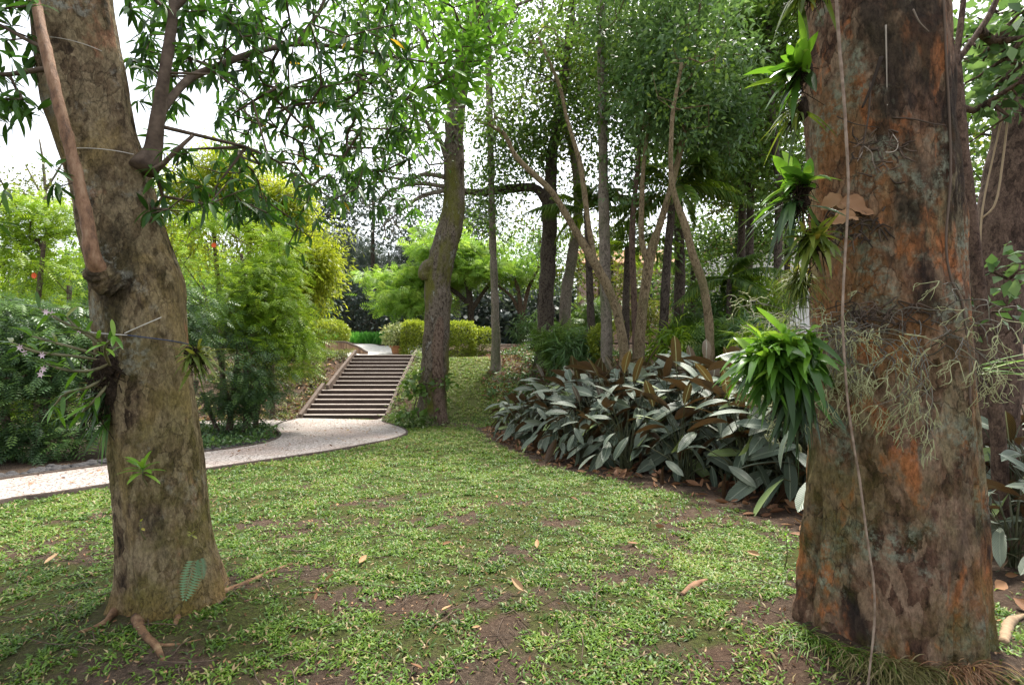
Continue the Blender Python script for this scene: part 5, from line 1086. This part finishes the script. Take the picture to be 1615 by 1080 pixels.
def sprout(label, base, n, L, wd, mat, hgt, facing=(0, -1, 0)):
    root = thing('sprout', label, 'plant', tuple(base)); b = np.array(base); st = MB(); tp = b+np.array([0, -.03, hgt]); tube(st, crom([b, (b+tp)/2+[0.004, -.02, 0], tp], 10), lin(10, .005, .003), 6, .5); st.build('stem', CANE, root)
    lv = MB(); a = np.arange(n)*2.4; el = np.linspace(-.1, 1., n); d = np.stack([np.cos(a)*np.cos(el), np.sin(a)*np.cos(el)*.7-.25, np.sin(el)], -1)
    bent(lv, tp+np.array([0, 0, -hgt*.35])+np.linspace(0, hgt*.35, n)[:, None]*np.array([0, 0, 1.]), d, np.full(n, L)*rng.uniform(.8, 1.2, n), np.full(n, wd), np.full(n, .3), np.clip(rng.normal(.8, .12, n), 0, .94), 6); lv.build('leaves', mat, root)
sprout('small bright green sprout growing from the middle of the leaning trunk', P(232, 765, 2.62), 13, .115, .014, LF_EPI, .10)
sprout('tiny yellow green sprout near the foot of the leaning trunk', P(308, 845, 2.66), 5, .04, .007, LF_EPIY, .02)
sprout('small round yellowish leaflet on a thin stem on the leaning trunk', P(229, 850, 2.6), 4, .022, .008, LF_EPIY, .10)
sprout('tall thin seedling on the soil just left of the flaking trunk', np.r_[P(1236, 805, 3.4)[:2], ground(P(1236, 805, 3.4)[0], 3.4)], 8, .05, .009, LF_EPI, .26)
def fernfrond():
    root = thing('fern', 'blue green fern frond hanging against the foot of the leaning trunk', 'fern', tuple(P(310, 878, 2.52)))
    lv = MB(); T = T_frond(15, .30, .03, .1, .1); o = P(308, 878, 2.49); 
    inst(lv, T, np.array([o, o+[.02, .0, .0]]), frames(np.array([[-.12, -.35, -.95], [.25, -.3, -.6]]), np.array([0, -1., .2])), np.array([.19, .1]), np.array([.8, .5]))
    lv.build('frond', leaf_mat('fern_blade', [(0, (.08, .15, .08)), (1, (.18, .30, .18))], .25, .4, .4), root)
fernfrond()
# stick-like hanging cactus on the right trunk
def hanging_cactus():
    root = thing('hanging_cactus', 'tangle of thin grey green forking stems cascading down the flaking trunk', 'cactus', tuple(P(1400, 525, 2.1)))
    m = Mat('cactus_stem', .6, .3); ms = m.done(m.ramp(m.attr('tint'), [(0, (.07, .06, .05)), (.6, (.15, .135, .10)), (.8, (.2, .2, .11)), (1, (.42, .43, .22))]))
    sb = MB(); tips = MB()
    def seg(p, d, L, lev, r):
        q = np.array([p, p+d*L*.5+rng.normal(0, .006, 3), p+d*L+np.array([0, 0, -.10*L])+rng.normal(0, .008, 3)])
        tube(sb, crom(q, 6), lin(6, r, r*.8), 4, (.2+.16*lev)*rng.uniform(.6, 1.2) if lev < 4 else .95)
        if lev >= 5 or (lev > 2 and rng.random() < .12): return
        for k in range(2 if rng.random() < .62 else (3 if lev > 2 else 1)):
            dd = nrm(d+rng.normal(0, .42, 3)+np.array([0, .02, -.38])); e = q[-1]
            rad = np.array([e[0]-1.82, e[1]-2.55]); rn = np.linalg.norm(rad)
            if rn < .47: dd[:2] += rad/rn*.5; dd = nrm(dd)
            elif rn > .62: dd[:2] -= rad/rn*.3; dd = nrm(dd)
            seg(e, dd, L*rng.uniform(.65, .95) if lev < 4 else .035, lev+1, r*.85)
    for k in range(52):
        a = rng.uniform(-3.2, -1.6); rr = .42; p = np.array([1.82+math.cos(a)*rr, 2.55+math.sin(a)*rr, P(0, rng.uniform(495, 575), 2.12)[2]])
        if rng.random() < .6: a2 = rng.normal(-2.4, .25); p = np.array([1.83+math.cos(a2)*rr, 2.55+math.sin(a2)*rr, P(0, rng.uniform(505, 545), 2.12)[2]])
        d = nrm(np.array([math.cos(a)*.7, math.sin(a)*.6, rng.uniform(-.6, .45)])+rng.normal(0, .15, 3)); seg(p, d, rng.uniform(.07, .14), 0, .0027)
    sb.build('stems', ms, root)
hanging_cactus()
def vine():
    root = thing('hanging_vine', 'long rope-like vine hanging straight down in front of the flaking trunk', 'vine', tuple(P(1335, 200, 2.02)))
    m = Mat('rope_vine', .8, .2); mv = m.done(m.ramp(m.noise(30, 4), [(.3, (.16, .11, .08)), (.7, (.34, .26, .2))]))
    mb = MB(); c = crom([P(*p) for p in ((1316, -60, 2.06), (1323, 60, 2.05), (1331, 160, 2.04), (1338, 290, 2.03), (1333, 400, 2.02), (1329, 500, 2.0), (1334, 600, 1.99), (1343, 680, 1.98), (1356, 760, 1.98), (1368, 850, 1.98), (1378, 920, 1.98), (1379, 980, 1.98), (1372, 1050, 1.97), (1366, 1110, 1.96))], 160)
    c = c+.004*fbm(c*6, 2)[:, None]; tube(mb, c, np.interp(np.linspace(0, 1, 160), [0, .4, 1], [.0065, .005, .0038]), 7, .5, .15, 40.); mb.build('stem', mv, root)
vine()
def surf(px, py, lift=.006):                           # a point on the front of the right trunk's bark
    z = CAMH-(py-CY)/F*2.15
    for it in range(6):
        Y = 2.1 if it == 0 else Y
        x = (px-CX)/F*Y; k = int(np.argmin(np.abs(RC[:, 2]-(CAMH-(py-CY)/F*Y)))); dx = np.clip(x-RC[k, 0], -RR[k]*.97, RR[k]*.97); Y = RC[k, 1]-math.sqrt(RR[k]**2-dx*dx)*1.03
    return np.array([(px-CX)/F*(Y-lift), Y-lift, CAMH-(py-CY)/F*(Y-lift)])
def trunk_roots():
    m = Mat('aerial_root', .85, .2); mr = m.done(m.ramp(m.attr('tint'), [(0, (.03, .022, .017)), (.6, (.14, .10, .075)), (1, (.42, .37, .31))]))
    def net(label, at, items):
        root = thing('aerial_roots', label, 'roots', tuple(surf(*at))); mb = MB()
        for pts, r, t in items:
            c = crom([surf(*p) for p in pts], max(8, len(pts)*5)); tube(mb, c, np.linspace(r, r*.5, len(c)), 6, t)
        mb.build('root_strands', mr, root)
    items = [([(1397, 40), (1398, 90), (1399, 150)], .004, .9), ([(1399, 165), (1393, 190), (1394, 210), (1390, 228), (1396, 240), (1412, 238), (1416, 225), (1408, 212)], .004, 1.), ([(1373, 130), (1370, 180), (1362, 225), (1358, 250)], .006, .3), ([(1362, 230), (1374, 240), (1377, 252)], .003, .8), ([(1360, 240), (1352, 255)], .003, .8), ([(1375, 250), (1384, 275)], .003, .7), ([(1408, 186), (1440, 188), (1470, 195), (1492, 198)], .004, .3), ([(1320, 184), (1350, 196), (1390, 202)], .003, .2), ([(1390, 90), (1375, 135), (1360, 170)], .010, .05), ([(1440, 15), (1450, 35), (1465, 50)], .004, .7)]
    for k in range(46):
        x, y = rng.normal(1388, 26), rng.normal(240, 18); a = rng.random()*6.28; items.append(([(x, y), (x+12*math.cos(a)+rng.normal(0, 3), y+8*math.sin(a)), (x+24*math.cos(a), y+14*math.sin(a)+rng.normal(0, 5))], .004, rng.random()*.6))
    net('dark knot of aerial roots with pale strands high on the flaking trunk', (1385, 235), items)
    items = []
    for k in range(60):
        x, y = rng.normal(1345, 24), rng.normal(352, 14); a = rng.random()*6.28; items.append(([(x, y), (x+10*math.cos(a), y+8*math.sin(a)), (x+20*math.cos(a)+rng.normal(0, 4), y+12*math.sin(a)+8)], .005, rng.random()*.4))
    net('dark matted roots under the dry brown leaf', (1345, 352), items)
    items = []
    for k in range(50):
        x, y = rng.normal(1380, 34), rng.normal(508, 12); items.append(([(x, y), (x+rng.normal(0, 12), y-10-rng.random()*10), (x+rng.normal(0, 26), y-4+rng.normal(0, 8))], .0035, rng.random()*.5))
    net('brown root tangle above the cascading cactus stems', (1380, 508), items)
    root = thing('climbing_vine', 'thin creeper running up the right edge of the flaking trunk', 'vine', tuple(surf(1500, 500))); mb = MB(); lv = MB()
    c = crom([surf(*p) for p in ((1488, 0), (1492, 90), (1497, 180), (1499, 280), (1492, 380), (1500, 440), (1518, 480), (1527, 560), (1530, 640))], 80); tube(mb, c, .005, 6, .5); mb.build('stem', mr, root)
trunk_roots()
def dryleaf():
    mb = MB(); c = surf(1325, 330, .05); q = surf(1345, 325, .05)
    for (px, py, d, u, L, tn, sd_) in ((1296, 326, (.85, -.15, .1), (-.2, -.75, .6), .17, .66, 1.), (1325, 318, (.8, -.3, -.3), (-.1, -.8, .5), .15, .5, 5.), (1350, 340, (-.75, -.25, -.15), (.2, -.7, .65), .12, .6, 9.)):
        V, Q, uv = grid_leaf(15, 11, ([0, .12, .3, .5, .7, .88, 1], [.04, .26, .34, .36, .25, .16, .02]), .25, .45)
        rag = 1+.55*fbm(np.c_[V[:, :1]*9+sd_, np.sign(V[:, 1:2])*3, V[:, :1]*0], 3); V[:, 1] *= rag
        V = V+np.c_[np.zeros((len(V), 2)), .22*fbm(V*4+sd_, 3)]
        inst(mb, (V, Q, uv), np.array([surf(px, py, .055)]), frames(np.array([d]), np.array(u)), np.array([L]), np.array([tn]))
    tag(mb.build('dry_leaf', LF_DRY), 'large curled dry brown leaf caught among roots on the flaking trunk', 'leaf')
dryleaf()
# long grass at the foot of the right trunk
def foot_grass(name, label, pts, n, L, mat, cat='grass tuft'):
    mb = MB(); i = rng.integers(0, len(pts), n); g = np.array([G(*p) for p in pts])[i]+rng.normal(0, .06, (n, 3))*[1, 1, 0]
    g[:, 2] = terrain(g[:, 0], g[:, 1]); g[:, 1] = np.minimum(g[:, 1], 2.55-np.sqrt(np.clip(.40**2-(g[:, 0]-1.83)**2, 0, None))-.02)
    a = rng.normal(-1.6, .9, n); el = rng.uniform(.2, 1.1, n); d = np.stack([np.cos(a)*np.cos(el), np.sin(a)*np.cos(el), np.sin(el)], -1)
    bent(mb, g, d, L*rng.uniform(.5, 1.2, n), np.full(n, .0022), np.full(n, .6), np.clip(rng.normal(.5, .25, n), 0, 1), 5)
    tag(mb.build(name, mat), label, cat)
LF_STRAW = leaf_mat('straw_grass', [(0, (.06, .075, .02)), (.5, (.16, .15, .05)), (1, (.34, .27, .15))], .3, .6, .2)
foot_grass('grass_tuft', 'long green grass against the left foot of the flaking trunk', [(1255, 985), (1280, 1000), (1310, 1015)], 420, .13, LF_GRASS)
foot_grass('dry_grass_tuft', 'straw coloured long grass at the front foot of the flaking trunk', [(1345, 1030), (1380, 1050), (1420, 1060), (1460, 1070)], 700, .17, LF_STRAW)
foot_grass('dry_grass_tuft', 'pale pinkish dead grass at the right foot of the flaking trunk', [(1490, 1045), (1505, 1035)], 220, .16, LF_DRY)
# fine creeping plant fringing the right side of the trunk

def base_grass():
    n = 520; a = rng.uniform(-3.3, .3, n); rr = rng.uniform(.33, .52, n); g = np.stack([-2.03+np.cos(a)*rr, 2.95+np.sin(a)*rr, np.zeros(n)], -1); g[:, 2] = terrain(g[:, 0], g[:, 1])-.005
    az = rng.random(n)*6.28; el = rng.uniform(.15, 1.1, n); d = np.stack([np.cos(az)*np.cos(el), np.sin(az)*np.cos(el), np.sin(el)], -1)
    mb = MB(); bent(mb, g, d, .075*rng.uniform(.4, 1.2, n), np.full(n, .0028), np.full(n, .5), np.clip(rng.normal(.5, .25, n), 0, 1), 4)
    tag(mb.build('grass_fringe', LF_GRASS), kind='stuff')
base_grass()
